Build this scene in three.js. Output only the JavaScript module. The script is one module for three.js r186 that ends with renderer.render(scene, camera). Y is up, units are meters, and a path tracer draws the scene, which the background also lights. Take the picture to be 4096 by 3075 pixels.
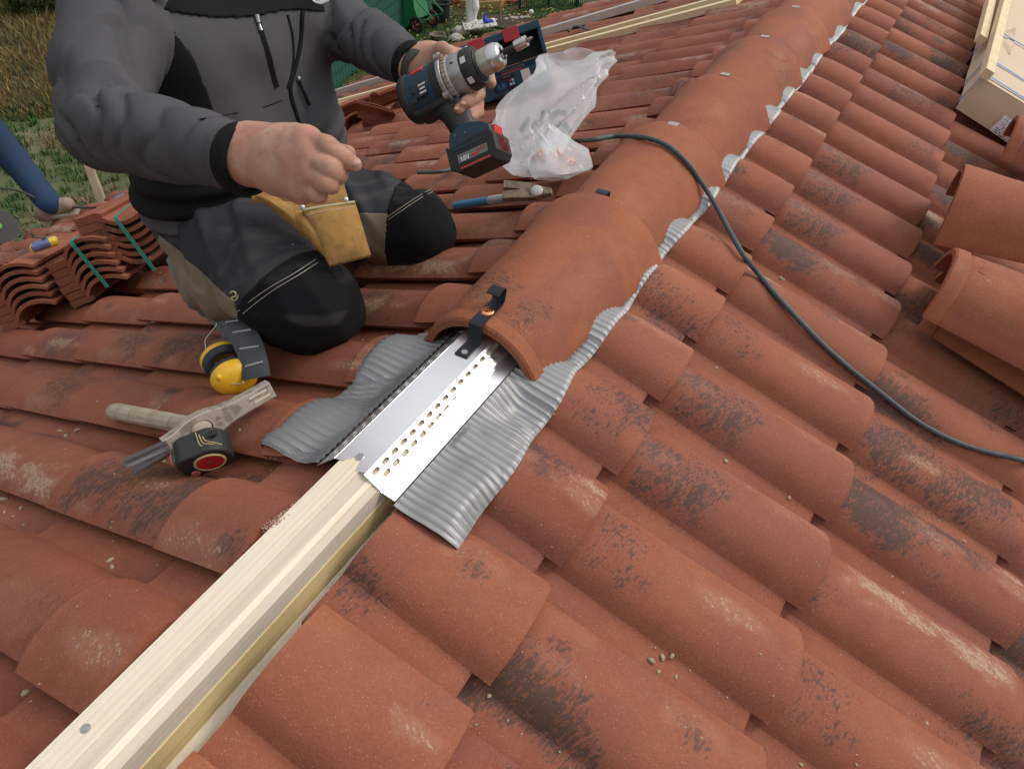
import * as THREE from 'three';
import { mergeGeometries, mergeVertices, toCreasedNormals } from 'three/addons/utils/BufferGeometryUtils.js';
import { RoundedBoxGeometry } from 'three/addons/geometries/RoundedBoxGeometry.js';
import { FontLoader } from 'three/addons/loaders/FontLoader.js';
import { TextGeometry } from 'three/addons/geometries/TextGeometry.js';

// ---------------------------------------------------------------- camera, sky, sun, exposure
const scene = new THREE.Scene();
const V = (x, y, z) => new THREE.Vector3(x, y, z);
const CAM = V(0.534, 0.804, 0.640), FPX = 2776, PW = 4096, PH = 3075;
const RX = V(0.8641, 0.0097, -0.5032), RY = V(-0.3461, 0.7381, -0.5791), RZ = V(0.3655, 0.6746, 0.6413);
const camera = new THREE.PerspectiveCamera(2 * Math.atan(PH / 2 / FPX) * 180 / Math.PI, 4 / 3, 0.05, 400);
{ const m = new THREE.Matrix4().makeBasis(RX, RY, RZ); camera.quaternion.setFromRotationMatrix(m); camera.position.copy(CAM); }
const renderer = new THREE.WebGLRenderer({ antialias: true });
renderer.toneMapping = THREE.LinearToneMapping;
renderer.toneMappingExposure = 1.38;
renderer.shadowMap.enabled = true;
const SUN = V(0.54, 0.62, -0.57).normalize();
{ // bright overcast sky, a little brighter round the veiled sun
  const w = 256, h = 128, d = new Float32Array(w * h * 4);
  for (let j = 0; j < h; j++) for (let i = 0; i < w; i++) {
    const el = (j + 0.5) / h * Math.PI - Math.PI / 2, az = (i + 0.5) / w * 2 * Math.PI - Math.PI;
    const x = Math.cos(el) * Math.cos(az), y = Math.sin(el), z = Math.cos(el) * Math.sin(az);
    const c = Math.max(0, x * SUN.x + y * SUN.y + z * SUN.z);
    const up = Math.max(0, y);
    const L = 0.48 * (0.42 + 0.76 * up) + 0.66 * Math.pow(c, 2.4);
    const k = (j * w + i) * 4;
    d[k] = L * 0.985; d[k + 1] = L * 1.0; d[k + 2] = L * 1.03; d[k + 3] = 1;
  }
  const t = new THREE.DataTexture(d, w, h, THREE.RGBAFormat, THREE.FloatType);
  t.mapping = THREE.EquirectangularReflectionMapping; t.magFilter = THREE.LinearFilter; t.minFilter = THREE.LinearFilter; t.needsUpdate = true;
  scene.background = t; scene.environment = t;
}
const sun = new THREE.DirectionalLight(0xfff1e0, 1.08);
sun.position.copy(SUN).multiplyScalar(20); sun.castShadow = true; sun.shadow.radius = 36;
sun.shadow.mapSize.set(2048, 2048);
Object.assign(sun.shadow.camera, { left: -9, right: 9, top: 9, bottom: -9, near: 1, far: 60 });
scene.add(sun, sun.target);

// ---------------------------------------------------------------- helpers
let seed = 12345;
const rnd = () => { seed = (seed * 1664525 + 1013904223) >>> 0; return seed / 4294967296; };
const rr = (a, b) => a + (b - a) * rnd();
const clamp = (x, a = 0, b = 1) => Math.min(b, Math.max(a, x));
const mix = (a, b, t) => a + (b - a) * t;
const sstep = (a, b, x) => { const t = clamp((x - a) / (b - a)); return t * t * (3 - 2 * t); };
const HT = new Float32Array(4096); for (let i = 0; i < 4096; i++) HT[i] = rnd();
const hs = (n) => { n = Math.imul(n ^ (n >>> 13), 1274126177); return HT[(n ^ (n >>> 16)) & 4095]; };
const h2 = (i, j) => hs(Math.imul(i | 0, 374761393) + Math.imul(j | 0, 668265263) | 0);
const h3 = (i, j, k) => hs(Math.imul(i, 374761393) + Math.imul(j, 668265263) + Math.imul(k, 1440662683) | 0);
function vn(x, y) {
  const i = Math.floor(x), j = Math.floor(y); let u = x - i, v = y - j; u = u * u * (3 - 2 * u); v = v * v * (3 - 2 * v);
  return mix(mix(h2(i, j), h2(i + 1, j), u), mix(h2(i, j + 1), h2(i + 1, j + 1), u), v);
}
function vn3(x, y, z) {
  const i = Math.floor(x), j = Math.floor(y), k = Math.floor(z); let u = x - i, v = y - j, w = z - k;
  u = u * u * (3 - 2 * u); v = v * v * (3 - 2 * v); w = w * w * (3 - 2 * w);
  return mix(mix(mix(h3(i, j, k), h3(i + 1, j, k), u), mix(h3(i, j + 1, k), h3(i + 1, j + 1, k), u), v),
    mix(mix(h3(i, j, k + 1), h3(i + 1, j, k + 1), u), mix(h3(i, j + 1, k + 1), h3(i + 1, j + 1, k + 1), u), v), w);
}
const fbm = (x, y, o = 4) => { let s = 0, a = 0.5, n = 0; for (let k = 0; k < o; k++) { s += a * vn(x, y); n += a; a *= 0.5; x = x * 2.03 + 17.1; y = y * 2.01 + 9.7; } return s / n; };
const s8 = (v) => { v = clamp(v); return 255 * (v <= 0.0031308 ? 12.92 * v : 1.055 * Math.pow(v, 1 / 2.4) - 0.055); };
function tex(w, h, fn, srgb = true) {
  const d = new Uint8Array(w * h * 4);
  for (let j = 0; j < h; j++) for (let i = 0; i < w; i++) {
    const c = fn(i / w, j / h, i, j), k = (j * w + i) * 4;
    if (srgb) { d[k] = s8(c[0]); d[k + 1] = s8(c[1]); d[k + 2] = s8(c[2]); } else { d[k] = d[k + 1] = d[k + 2] = clamp(c) * 255; }
    d[k + 3] = 255;
  }
  const t = new THREE.DataTexture(d, w, h); t.wrapS = t.wrapT = THREE.RepeatWrapping; t.magFilter = THREE.LinearFilter;
  t.minFilter = THREE.LinearMipmapLinearFilter; t.generateMipmaps = true; if (srgb) t.colorSpace = THREE.SRGBColorSpace; t.needsUpdate = true;
  return t;
}
const lerp3 = (a, b, t) => [mix(a[0], b[0], t), mix(a[1], b[1], t), mix(a[2], b[2], t)];
const used = {};
function uname(n) { const k = used[n] = (used[n] ?? -1) + 1; return k ? n + '_' + String(k).padStart(3, '0') : n; }
function mesh(name, geo, mat, parent) {
  const m = new THREE.Mesh(geo, mat); m.castShadow = m.receiveShadow = true;
  m.name = parent && parent !== scene ? name : uname(name); (parent || scene).add(m); return m;
}
function thing(name, label, category, group) {
  const g = new THREE.Group(); g.name = uname(name); g.userData = { label, category }; if (group) g.userData.group = group; scene.add(g); return g;
}
function tag(o, label, category, group) { o.userData.label = label; o.userData.category = category; if (group) o.userData.group = group; return o; }
const std = (r, g, b, rough = 0.7, extra = {}) => { const m = new THREE.MeshStandardMaterial({ roughness: rough, ...extra }); m.color.setRGB(r, g, b); return m; };
const phys = (r, g, b, rough, extra = {}) => { const m = new THREE.MeshPhysicalMaterial({ roughness: rough, ...extra }); m.color.setRGB(r, g, b); return m; };
const xf = (g, m) => { g.applyMatrix4(m); return g; };
const at = (g, x, y, z, rx = 0, ry = 0, rz = 0) => { g.applyMatrix4(new THREE.Matrix4().makeRotationFromEuler(new THREE.Euler(rx, ry, rz))); g.translate(x, y, z); return g; };
const clean = (g) => { const q = g.index ? g.toNonIndexed() : g; for (const k of Object.keys(q.attributes)) if (!['position', 'normal', 'uv'].includes(k)) q.deleteAttribute(k); return q; };
const merge = (gs) => mergeGeometries(gs.map(clean));
const bx = (w, h, d, r = 0) => r > 0 ? new RoundedBoxGeometry(w, h, d, 2, r) : new THREE.BoxGeometry(w, h, d);
const cyl = (r0, r1, h, n = 20, open = false) => new THREE.CylinderGeometry(r0, r1, h, n, 1, open);
const curve = (pts, closed = false, t = 0.5) => new THREE.CatmullRomCurve3(pts, closed, 'catmullrom', t);
const tube = (pts, r, n = 40, k = 8) => new THREE.TubeGeometry(curve(pts), n, r, k, false);
// a straight rod between two points
function rod(a, b, r0, r1 = r0, n = 10) {
  const d = b.clone().sub(a), L = d.length(); const g = cyl(r1, r0, L, n); g.translate(0, L / 2, 0);
  g.applyQuaternion(new THREE.Quaternion().setFromUnitVectors(V(0, 1, 0), d.normalize())); g.translate(a.x, a.y, a.z); return g;
}
function basis(x, y, z, p) { return new THREE.Matrix4().makeBasis(x, y, z).setPosition(p); }
// photo pixel (4096 x 3075) -> direction, then a point on a plane of the place or at a distance
const ray = (x, y) => RX.clone().multiplyScalar((x - PW / 2) / FPX).addScaledVector(RY, -(y - PH / 2) / FPX).sub(RZ);
const D = (x, y, d) => CAM.clone().addScaledVector(ray(x, y), d);
const TH = 0.36812, CT = Math.cos(TH), ST = Math.sin(TH);
const NR = V(ST, CT, 0), NL = V(-ST, CT, 0), SR = V(CT, -ST, 0), SL = V(-CT, -ST, 0);
function onPlane(x, y, n, d) { const r = ray(x, y); return CAM.clone().addScaledVector(r, (d - n.dot(CAM)) / n.dot(r)); }
const onR = (x, y, h = 0) => onPlane(x, y, NR, h), onL = (x, y, h = 0) => onPlane(x, y, NL, h), onY = (x, y, Y) => onPlane(x, y, V(0, 1, 0), Y);
const depthOf = (p) => -RZ.dot(p.clone().sub(CAM));
function toPx(p) { const q = p.clone().sub(CAM), d = -RZ.dot(q); return [PW / 2 + FPX * RX.dot(q) / d, PH / 2 - FPX * RY.dot(q) / d, d]; }

// ---------------------------------------------------------------- clay
const NVX = 4, NVY = 5;
// colour of fired clay at (s, u) in metres, v = which tile
function clay(s, u, v, o = {}) {
  const q = v * 13.7;
  const big = fbm(s * 7 + q, u * 7 + q * 2, 3), mid = fbm(s * 40 + q, u * 40, 3), fine = vn(s * 520, u * 520 + q), grit = vn(s * 1300 + q, u * 1300);
  const tone = h2(v, 7), warm = h2(v, 19);
  let c = lerp3([0.216, 0.066, 0.036], [0.338, 0.121, 0.064], clamp(0.16 + 0.60 * big + 0.42 * (tone - 0.5) + 0.32 * (mid - 0.5)));
  c = lerp3(c, [0.225, 0.082, 0.060], 0.55 * sstep(0.46, 0.72, fbm(s * 9 + q * 3, u * 11, 3)) * (0.4 + warm));
  const f = 0.90 + 0.2 * fine; c = [c[0] * f, c[1] * f, c[2] * f];
  const a = (s * 0.8 + u * 0.6), b = (u * 0.8 - s * 0.6), ea = s * 0.97 + u * 0.24, eb = u * 0.97 - s * 0.24;
  // kiln soot: soft clouds made of a thin veil and many short flecks, plus loose flecks
  let cloud = 0; const L = o.len ?? 0.40, W = o.wid ?? 0.30;
  for (let k = 0; k < 3; k++) { const cs = h2(v * 3 + k, 31) * L, cu = W * (0.25 + 0.6 * h2(v * 3 + k, 47)), r = 0.035 + 0.095 * h2(v * 5 + k, 53), st = h2(v * 7 + k, 61); if (k > 0 && st < 0.5) continue; const d = Math.hypot((s - cs) / (r * 1.6), (u - cu) / r) + 1.5 * (fbm(s * 20 + q, u * 20 + k * 9, 4) - 0.5); cloud = Math.max(cloud, sstep(1.3, 0.0, d) * (0.45 + 0.7 * st)); }
  cloud = Math.max(cloud, 0.26 * sstep(0.40, 0.75, fbm(s * 5 + q * 2 + 9, u * 6 + q, 2))) * (o.soot ?? 1);
  const f1 = vn(ea * 430 + q, eb * 135 + q), f2 = vn(ea * 240 + 3, eb * 80 + q * 2), f3 = vn(ea * 640 + 11, eb * 260 + q), t1 = 1.02 - 0.62 * cloud, t2 = 1.08 - 0.60 * cloud;
  const veil = cloud * (0.25 + 0.75 * mid) * (0.75 + 0.5 * (fine - 0.5));
  c = lerp3(c, [0.105, 0.064, 0.055], 0.55 * clamp(1.25 * veil * veil + 0.2 * veil) * (0.35 + 0.9 * fbm(s * 75 + q, u * 50, 3)));
  const flk = clamp(0.75 * sstep(t1, t1 + 0.16, f1) + 0.7 * sstep(t2, t2 + 0.14, f2) + 0.5 * sstep(t1 - 0.02, t1 + 0.2, f3));
  c = lerp3(c, [0.058, 0.044, 0.043], 0.72 * flk);
  // pale mortar and boot scuffs
  let sc = 0; for (let k = 0; k < 3; k++) { const st = h2(v * 11 + k, 71); if (st < 0.35) continue; const cs = h2(v * 13 + k, 73) * L, cu = W * (0.50 + 0.38 * h2(v * 13 + k, 79)), r = 0.018 + 0.05 * h2(v * 17 + k, 83), d = Math.hypot((s - cs) / (r * 1.9), (u - cu) / (r * 0.7)) + 1.3 * (fbm(s * 34 + q + 5, u * 34 + k * 7, 3) - 0.5); sc = Math.max(sc, sstep(1.1, 0.2, d) * st); }
  sc *= o.scuff ?? 1;
  const sf = sstep(0.44, 0.74, fbm(a * 90 + 7, b * 260 + q, 3)) * (0.3 + 0.7 * sstep(0.30, 0.62, vn(s * 260, u * 260)));
  c = lerp3(c, [0.44, 0.25, 0.17], 0.40 * sc); c = lerp3(c, [0.46, 0.37, 0.26], 0.50 * clamp(sstep(1.02 - 0.72 * sc, 1.2 - 0.72 * sc, 0.55 * vn(a * 120 + 7, b * 300 + q) + 0.5 * vn(s * 330, u * 330)) + 0.35 * sc * sf));
  if (grit > 0.93) c = lerp3(c, [0.62, 0.45, 0.36], 0.75 * h2(v + Math.floor(s * 1300), Math.floor(u * 1300)));
  else if (grit < 0.06) c = lerp3(c, [0.10, 0.05, 0.04], 0.5);
  return c;
}
const TLEN = 0.44, UW = 0.300;              // tile length, developed width in the map
const tileMap = tex(1664, 1600, (x, y) => {
  const vx = Math.floor(x * NVX), vy = Math.floor(y * NVY), v = vy * NVX + vx + 1;
  const s = (x * NVX - vx) * TLEN, u = (y * NVY - vy) * UW;
  return clay(s, u, v, { scuff: [1, 0.5, 1.1, 0.3, 0.8, 0.6, 0.95][v % 7], soot: [1, 0.6, 1.1, 0.8][v % 4] });
});
const grainMap = tex(512, 512, (x, y) => 0.5 * vn(x * 256, y * 256) + 0.3 * vn(x * 128 + 5, y * 128) + 0.2 * vn(x * 24, y * 24), false);
grainMap.repeat.set(5, 5);
const clayMat = phys(1, 1, 1, 0.78, { specularIntensity: 0.55, map: tileMap, bumpMap: grainMap, bumpScale: 0.0005 });
const capMap = tex(1536, 768, (x, y) => {
  const v = 41 + Math.floor(x * 4), s = (x * 4 % 1) * 0.51, u = y * 0.40;
  return clay(s, u, v, { scuff: 0.35, soot: 0.72, len: 0.51, wid: 0.40 });
});
const capMat = phys(1.10, 1.08, 0.96, 0.74, { specularIntensity: 0.55, map: capMap, bumpMap: grainMap, bumpScale: 0.0005 });

// ---------------------------------------------------------------- roof tile shape: x across, y out of the roof, z down the slope (tail at 0)
const PITCH = 0.21, ROW = 0.3767, TILT = 0.052;
const PAN = [[-0.080, -0.004], [-0.060, -0.001], [-0.040, 0], [-0.020, 0], [-0.010, 0.0006], [-0.004, 0.0022], [0, 0.0048]];
const BAR = [[0, 0.0048], [0.005, 0.0105], [0.012, 0.0195], [0.021, 0.0285], [0.032, 0.0362], [0.045, 0.0422], [0.060, 0.0466], [0.076, 0.0487], [0.092, 0.0486], [0.108, 0.0465], [0.124, 0.0425], [0.139, 0.0367], [0.152, 0.0300], [0.161, 0.0244], [0.167, 0.0205]];
const THK = 0.013, STEP = 0.028;
// the barrel narrows and lowers towards the head; the pieces cut for the ridge are flattened more
const barS = (z, head = 0) => 1 - 0.17 * clamp(-z / TLEN) - head * (head > 0.3 ? sstep(0.02, 0.14, -z) : sstep(0.10, 0.25, -z));
// closed strip: profile points, tail z, head z
function strip(P, z0, z1, isBar, uv0, head = 0, thk = THK) {
  const n = P.length, pos = [], uv = [], nor = [], idx = [];
  let acc = [0]; for (let i = 1; i < n; i++) acc.push(acc[i - 1] + Math.hypot(P[i][0] - P[i - 1][0], P[i][1] - P[i - 1][1]));
  const N = P.map((p, i) => { const a = P[Math.max(0, i - 1)], b = P[Math.min(n - 1, i + 1)]; const l = Math.hypot(b[0] - a[0], b[1] - a[1]); return [-(b[1] - a[1]) / l, (b[0] - a[0]) / l]; });
  const pt = (i, z, off) => { const k = isBar ? barS(z, head) : 1; const x = (P[i][0] + N[i][0] * off) * (isBar ? mix(1, k, 0.55) : 1), y = (P[i][1]) * k + N[i][1] * off; return [x, y + TILT * z, z]; };
  const put = (p, nn, u, w) => { pos.push(...p); nor.push(...nn); uv.push(u, w); return pos.length / 3 - 1; };
  const zs = head ? [z0, z0 - 0.006, mix(z0, z1, 0.25), mix(z0, z1, 0.5), mix(z0, z1, 0.75), z1] : [z0, z0 - 0.006, z1];
  const mapU = (z) => clamp((-z) / TLEN, 0.004, 0.996), mapV = (a) => clamp((a + uv0) / UW, 0.004, 0.996);
  for (let k = 0; k < zs.length - 1; k++) { // top, with a slightly rounded tail
    const za = zs[k], zb = zs[k + 1], oa = k === 0 ? -0.002 : 0, base = pos.length / 3;
    for (let i = 0; i < n; i++) {
      put(pt(i, za, oa), k === 0 ? [N[i][0] * 0.8, N[i][1] * 0.8, 0.6] : [N[i][0], N[i][1], 0], mapU(za), mapV(acc[i]));
      put(pt(i, zb, 0), [N[i][0], N[i][1], 0], mapU(zb), mapV(acc[i]));
    }
    for (let i = 0; i < n - 1; i++) { const a = base + 2 * i; idx.push(a, a + 2, a + 1, a + 1, a + 2, a + 3); }
  }
  { const base = pos.length / 3; // underside
    for (let i = 0; i < n; i++) { put(pt(i, z0, -thk), [-N[i][0], -N[i][1], 0], mapU(z0), mapV(acc[i])); put(pt(i, z1, -thk), [-N[i][0], -N[i][1], 0], mapU(z1), mapV(acc[i])); }
    for (let i = 0; i < n - 1; i++) { const a = base + 2 * i; idx.push(a, a + 1, a + 2, a + 1, a + 3, a + 2); } }
  for (const [z, nz, o] of [[z0, 1, -0.002], [z1, -1, 0]]) { const base = pos.length / 3; // end faces
    for (let i = 0; i < n; i++) { put(pt(i, z, o), [0, 0, nz], mapU(z), mapV(acc[i])); put(pt(i, z, -thk), [0, 0, nz], mapU(z + 0.012 * -nz), mapV(acc[i])); }
    for (let i = 0; i < n - 1; i++) { const a = base + 2 * i; if (nz > 0) idx.push(a, a + 1, a + 2, a + 1, a + 3, a + 2); else idx.push(a, a + 2, a + 1, a + 1, a + 2, a + 3); } }
  for (const [i, sx] of [[0, -1], [n - 1, 1]]) { const base = pos.length / 3; const nn = [sx * Math.abs(N[i][1]), -sx * N[i][0], 0]; // long edges
    put(pt(i, z0, 0), nn, mapU(z0), mapV(acc[i])); put(pt(i, z1, 0), nn, mapU(z1), mapV(acc[i])); put(pt(i, z0, -thk), nn, mapU(z0), mapV(acc[i] - sx * 0.012)); put(pt(i, z1, -thk), nn, mapU(z1), mapV(acc[i] - sx * 0.012));
    if (sx > 0) idx.push(base, base + 2, base + 1, base + 1, base + 2, base + 3); else idx.push(base, base + 1, base + 2, base + 1, base + 3, base + 2); }
  const g = new THREE.BufferGeometry(); g.setAttribute('position', new THREE.Float32BufferAttribute(pos, 3)); g.setAttribute('normal', new THREE.Float32BufferAttribute(nor, 3)); g.setAttribute('uv', new THREE.Float32BufferAttribute(uv, 2)); g.setIndex(idx);
  return g;
}
function tileGeo(len, head = 0) { return mergeGeometries([strip(PAN, -STEP, -len, false, 0, 0, 0.025), strip(BAR, 0, -len, true, 0.080, head)]); }
const FLAT = { R: 0.22, L: 0.56 };
function uvCell(g, v, nx = NVX, ny = NVY) {
  const c = g.clone(), a = c.attributes.uv, vx = v % nx, vy = Math.floor(v / nx) % ny;
  for (let i = 0; i < a.count; i++) a.setXY(i, (vx + a.getX(i)) / nx, (vy + a.getY(i)) / ny); return c;
}
const tg = tileGeo(TLEN);
const tileVar = []; for (let v = 0; v < NVX * NVY; v++) tileVar.push(uvCell(tg, v));
const headVar = {}; // tiles cut short below the ridge
const headTile = (len, v, side, flat = true) => { const k = side + len.toFixed(3) + flat; headVar[k] ??= []; return headVar[k][v] ??= uvCell(tileGeo(len, flat ? FLAT[side] : 0), v); };
// height of the tile surface above the roof plane
function prof(P, u) { for (let i = 1; i < P.length; i++) if (u <= P[i][0]) return mix(P[i - 1][1], P[i][1], clamp((u - P[i - 1][0]) / (P[i][0] - P[i - 1][0]))); return P[P.length - 1][1]; }
const S0 = { R: 0.329, L: 0.209 }, Z0 = { R: 0.2963, L: 0.605 - 0.167 };
function tileH(side, z, s) {
  const u0 = side === 'R' ? (Z0.R - z) : (z - Z0.L); const u = ((u0 % PITCH) + PITCH) % PITCH;
  let r = Math.max(0, Math.ceil((s - S0[side]) / ROW)); const zz = s - (S0[side] + r * ROW);
  const zc = side === 'R' ? Z0.R - PITCH * Math.floor(u0 / PITCH) - 0.083 : Z0.L + PITCH * Math.floor(u0 / PITCH) + 0.083; const k = barS(zz, r === 0 && zc < 0.25 ? FLAT[side] : 0), b = u / mix(1, k, 0.55);
  const hb = b <= 0.167 ? prof(BAR, b) * k : -1, hp = prof(PAN, u - PITCH);
  return Math.max(hb, b > 0.16 ? hp : (u > 0.167 ? hp : hb)) + TILT * zz;
}
const surfR = (s, z, h = 0) => V(0, 0, z).addScaledVector(SR, s).addScaledVector(NR, tileH('R', z, s) + h);
const surfL = (s, z, h = 0) => V(0, 0, z).addScaledVector(SL, s).addScaledVector(NL, tileH('L', z, s) + h);
// first hit of a photo pixel on the tiled surface
function hit(side, x, y, h = 0) {
  const r = ray(x, y), n = side === 'R' ? NR : NL, sd = side === 'R' ? SR : SL; let t0 = (0.10 - n.dot(CAM)) / n.dot(r), t1 = (-0.03 - n.dot(CAM)) / n.dot(r), p = null;
  for (let i = 0; i <= 200; i++) { p = CAM.clone().addScaledVector(r, mix(t0, t1, i / 200)); if (p.dot(n) <= tileH(side, p.z, p.dot(sd)) + h) break; }
  return p;
}

// ---------------------------------------------------------------- the roof
const roof = thing('tiled_roof', 'red clay roman tiled roof with a half finished row of ridge tiles', 'roof');
{
  const list = [];
  const add = (side, c, r) => {
    const z = side === 'R' ? Z0.R - PITCH * c : Z0.L - PITCH * c, s = S0[side] + ROW * r;
    const head = side === 'R' ? (z > 0.32 ? 0.090 : 0.080) : 0.026; const len = Math.min(TLEN, s - head);
    const jit = rr(-0.0016, 0.0016), rot = rr(-0.005, 0.005), v = Math.floor(rnd() * 20), ds = rr(-0.003, 0.003), roll = rr(-0.01, 0.01);
    const P = V(0, 0, z).addScaledVector(side === 'R' ? SR : SL, s + ds).addScaledVector(side === 'R' ? NR : NL, jit + 0.001);
    const U = side === 'R' ? V(0, 0, -1) : V(0, 0, 1);
    const m = basis(U, side === 'R' ? NR : NL, side === 'R' ? SR : SL, P).multiply(new THREE.Matrix4().makeRotationFromEuler(new THREE.Euler(0, rot, roll)));
    const q = toPx(P.clone().addScaledVector(side === 'R' ? SR : SL, -0.15)); const inF = q[2] > 0.1 && q[0] > -500 && q[0] < PW + 500 && q[1] > -350 && q[1] < PH + 900;
    list.push({ side, m, len, v, flat: (side === 'R' ? z - 0.083 : z + 0.083) < 0.25, d: inF ? q[2] : 1000 + q[2] });
  };
  const cmaxR = Math.floor((Z0.R + 5.85) / PITCH), cmaxL = Math.floor((Z0.L + 5.72) / PITCH);
  for (let c = -5; c <= cmaxR; c++) for (let r = 0; r < 8; r++) add('R', c, r);
  for (let c = -5; c <= cmaxL; c++) for (let r = 0; r < 13; r++) add('L', c, r);
  list.sort((a, b) => a.d - b.d);
  const far = [];
  list.forEach((t, i) => {
    const g = t.len < TLEN ? headTile(t.len, t.v, t.side, t.flat) : tileVar[t.v];
    if (i < 300) { const m = mesh('roof_tile', g, clayMat, roof); m.applyMatrix4(t.m); }
    else far.push(g.clone().applyMatrix4(t.m));
  });
  const f = mesh('roof_tile_field', mergeGeometries(far), clayMat, roof); f.userData.kind = 'stuff';
  // unseen dark deck added under the tiles to block light, and the walls below
  const deckMat = std(0.16, 0.11, 0.07, 0.9);
  const deck = (side) => { const g = bx(side === 'R' ? 3.30 : 5.0, 0.02, 7.4); g.translate((side === 'R' ? 3.30 : 5.0) / 2 + 0.03, -0.062, 0); return xf(g, basis(side === 'R' ? SR : SL, side === 'R' ? NR : NL, side === 'R' ? V(0, 0, 1) : V(0, 0, -1), V(0, 0, -2.2))); };
  mesh('light_stop_deck', deck('R'), deckMat, roof); mesh('light_stop_deck', deck('L'), deckMat, roof);
  const wallMat = std(0.55, 0.47, 0.36, 0.9);
  mesh('gable_wall', (() => { const s = new THREE.Shape([[-4.3, -4.0], [-4.3, -1.78], [0, -0.10], [2.9, -1.23], [2.9, -4.0]].map(a => new THREE.Vector2(...a))); const g = new THREE.ExtrudeGeometry(s, { depth: 0.2, bevelEnabled: false }); g.translate(0, 0, -5.75); return g; })(), wallMat, roof);
  mesh('eave_wall', at(bx(0.2, 2.15, 7.0), -4.3, -2.95, -2.1), wallMat, roof);
}

// ---------------------------------------------------------------- ridge tiles, clips, screws
const ridgeClipMat = std(0.018, 0.022, 0.026, 0.42, { metalness: 0.35 });
const clipTabMat = std(0.42, 0.40, 0.36, 0.4, { metalness: 0.8 });
const copperMat = std(0.80, 0.36, 0.20, 0.25, { metalness: 1 });
// arch: local z from 0 (near, narrow) to -0.51 (far, wide); returns geometry
function capGeo(v, front = true) {
  const zs = [0, -0.004, -0.018, -0.030, -0.036, -0.042, -0.10, -0.2, -0.3, -0.4, -0.46, -0.500, -0.508, -0.510];
  const lift = [-0.003, 0.001, 0.0025, 0.0022, -0.0034, -0.0015, 0, 0, 0, 0, 0.0035, 0.0045, 0.0035, 0.000];
  const NA = 30, half = (z) => mix(0.121, 0.160, Math.pow(clamp(-z / 0.51), 1.15)), toeY = (z) => mix(-0.031, -0.045, clamp(-z / 0.51)), apY = (z) => mix(0.066, 0.083, clamp(-z / 0.51));
  const arc = (z, t, off) => { // t -1..1
    const a = half(z), rise = apY(z) - toeY(z), r = (a * a + rise * rise) / (2 * rise), c = apY(z) - r, A = Math.acos(clamp((r - rise) / r, -1, 1));
    let bead = 0; const e = 1 - Math.abs(t); if (e < 0.09) bead = 0.0030 * sstep(0.09, 0.065, e);
    const ph = t * A, R = r + off + (off > -0.005 ? bead : 0); return [R * Math.sin(ph), c + R * Math.cos(ph), z]; };
  const pos = [], uv = [], idx = [];
  const grid = (F, nz, flip) => { const b = pos.length / 3; for (let j = 0; j < nz; j++) for (let i = 0; i <= NA; i++) { const [p, u, w] = F(i, j); pos.push(...p); uv.push(((v % 4) + clamp(u, 0.004, 0.996)) / 4, clamp(w, 0.01, 0.99)); }
    for (let j = 0; j < nz - 1; j++) for (let i = 0; i < NA; i++) { const a = b + j * (NA + 1) + i, c = a + NA + 1; if (flip) idx.push(a, c, a + 1, a + 1, c, c + 1); else idx.push(a, a + 1, c, a + 1, c + 1, c); } };
  const tt = (i) => -1 + 2 * i / NA;
  grid((i, j) => [arc(zs[j], tt(i), lift[j]), -zs[j] / 0.51, i / NA], zs.length, false);
  grid((i, j) => [arc(j ? -0.51 : 0, tt(i), -0.015), j ? 0.99 : 0.01, i / NA], 2, true);
  for (const [z, fl, l] of [[0, true, -0.003], [-0.51, false, -0.003]]) grid((i, j) => [arc(z, tt(i), j ? -0.015 : l), z ? 0.97 : 0.03 * j, i / NA], 2, fl);
  for (const sd of [-1, 1]) { const b = pos.length / 3; for (const [z, o] of [[0, 0], [-0.51, 0], [0, -0.015], [-0.51, -0.015]]) { pos.push(...arc(z, sd, o)); uv.push(((v % 4) + (z ? 0.99 : 0.01)) / 4, o ? 0.03 : 0.01); }
    if (sd > 0) idx.push(b, b + 2, b + 1, b + 1, b + 2, b + 3); else idx.push(b, b + 1, b + 2, b + 1, b + 3, b + 2); }
  let g = new THREE.BufferGeometry(); g.setAttribute('position', new THREE.Float32BufferAttribute(pos, 3)); g.setAttribute('uv', new THREE.Float32BufferAttribute(uv, 2)); g.setIndex(idx);
  g = toCreasedNormals(g, 0.6); return g;
}
const capVar = [0, 1, 2, 3].map(v => capGeo(v));
const font = await new FontLoader().loadAsync('fonts/droid/droid_sans_bold.typeface.json');
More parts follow.
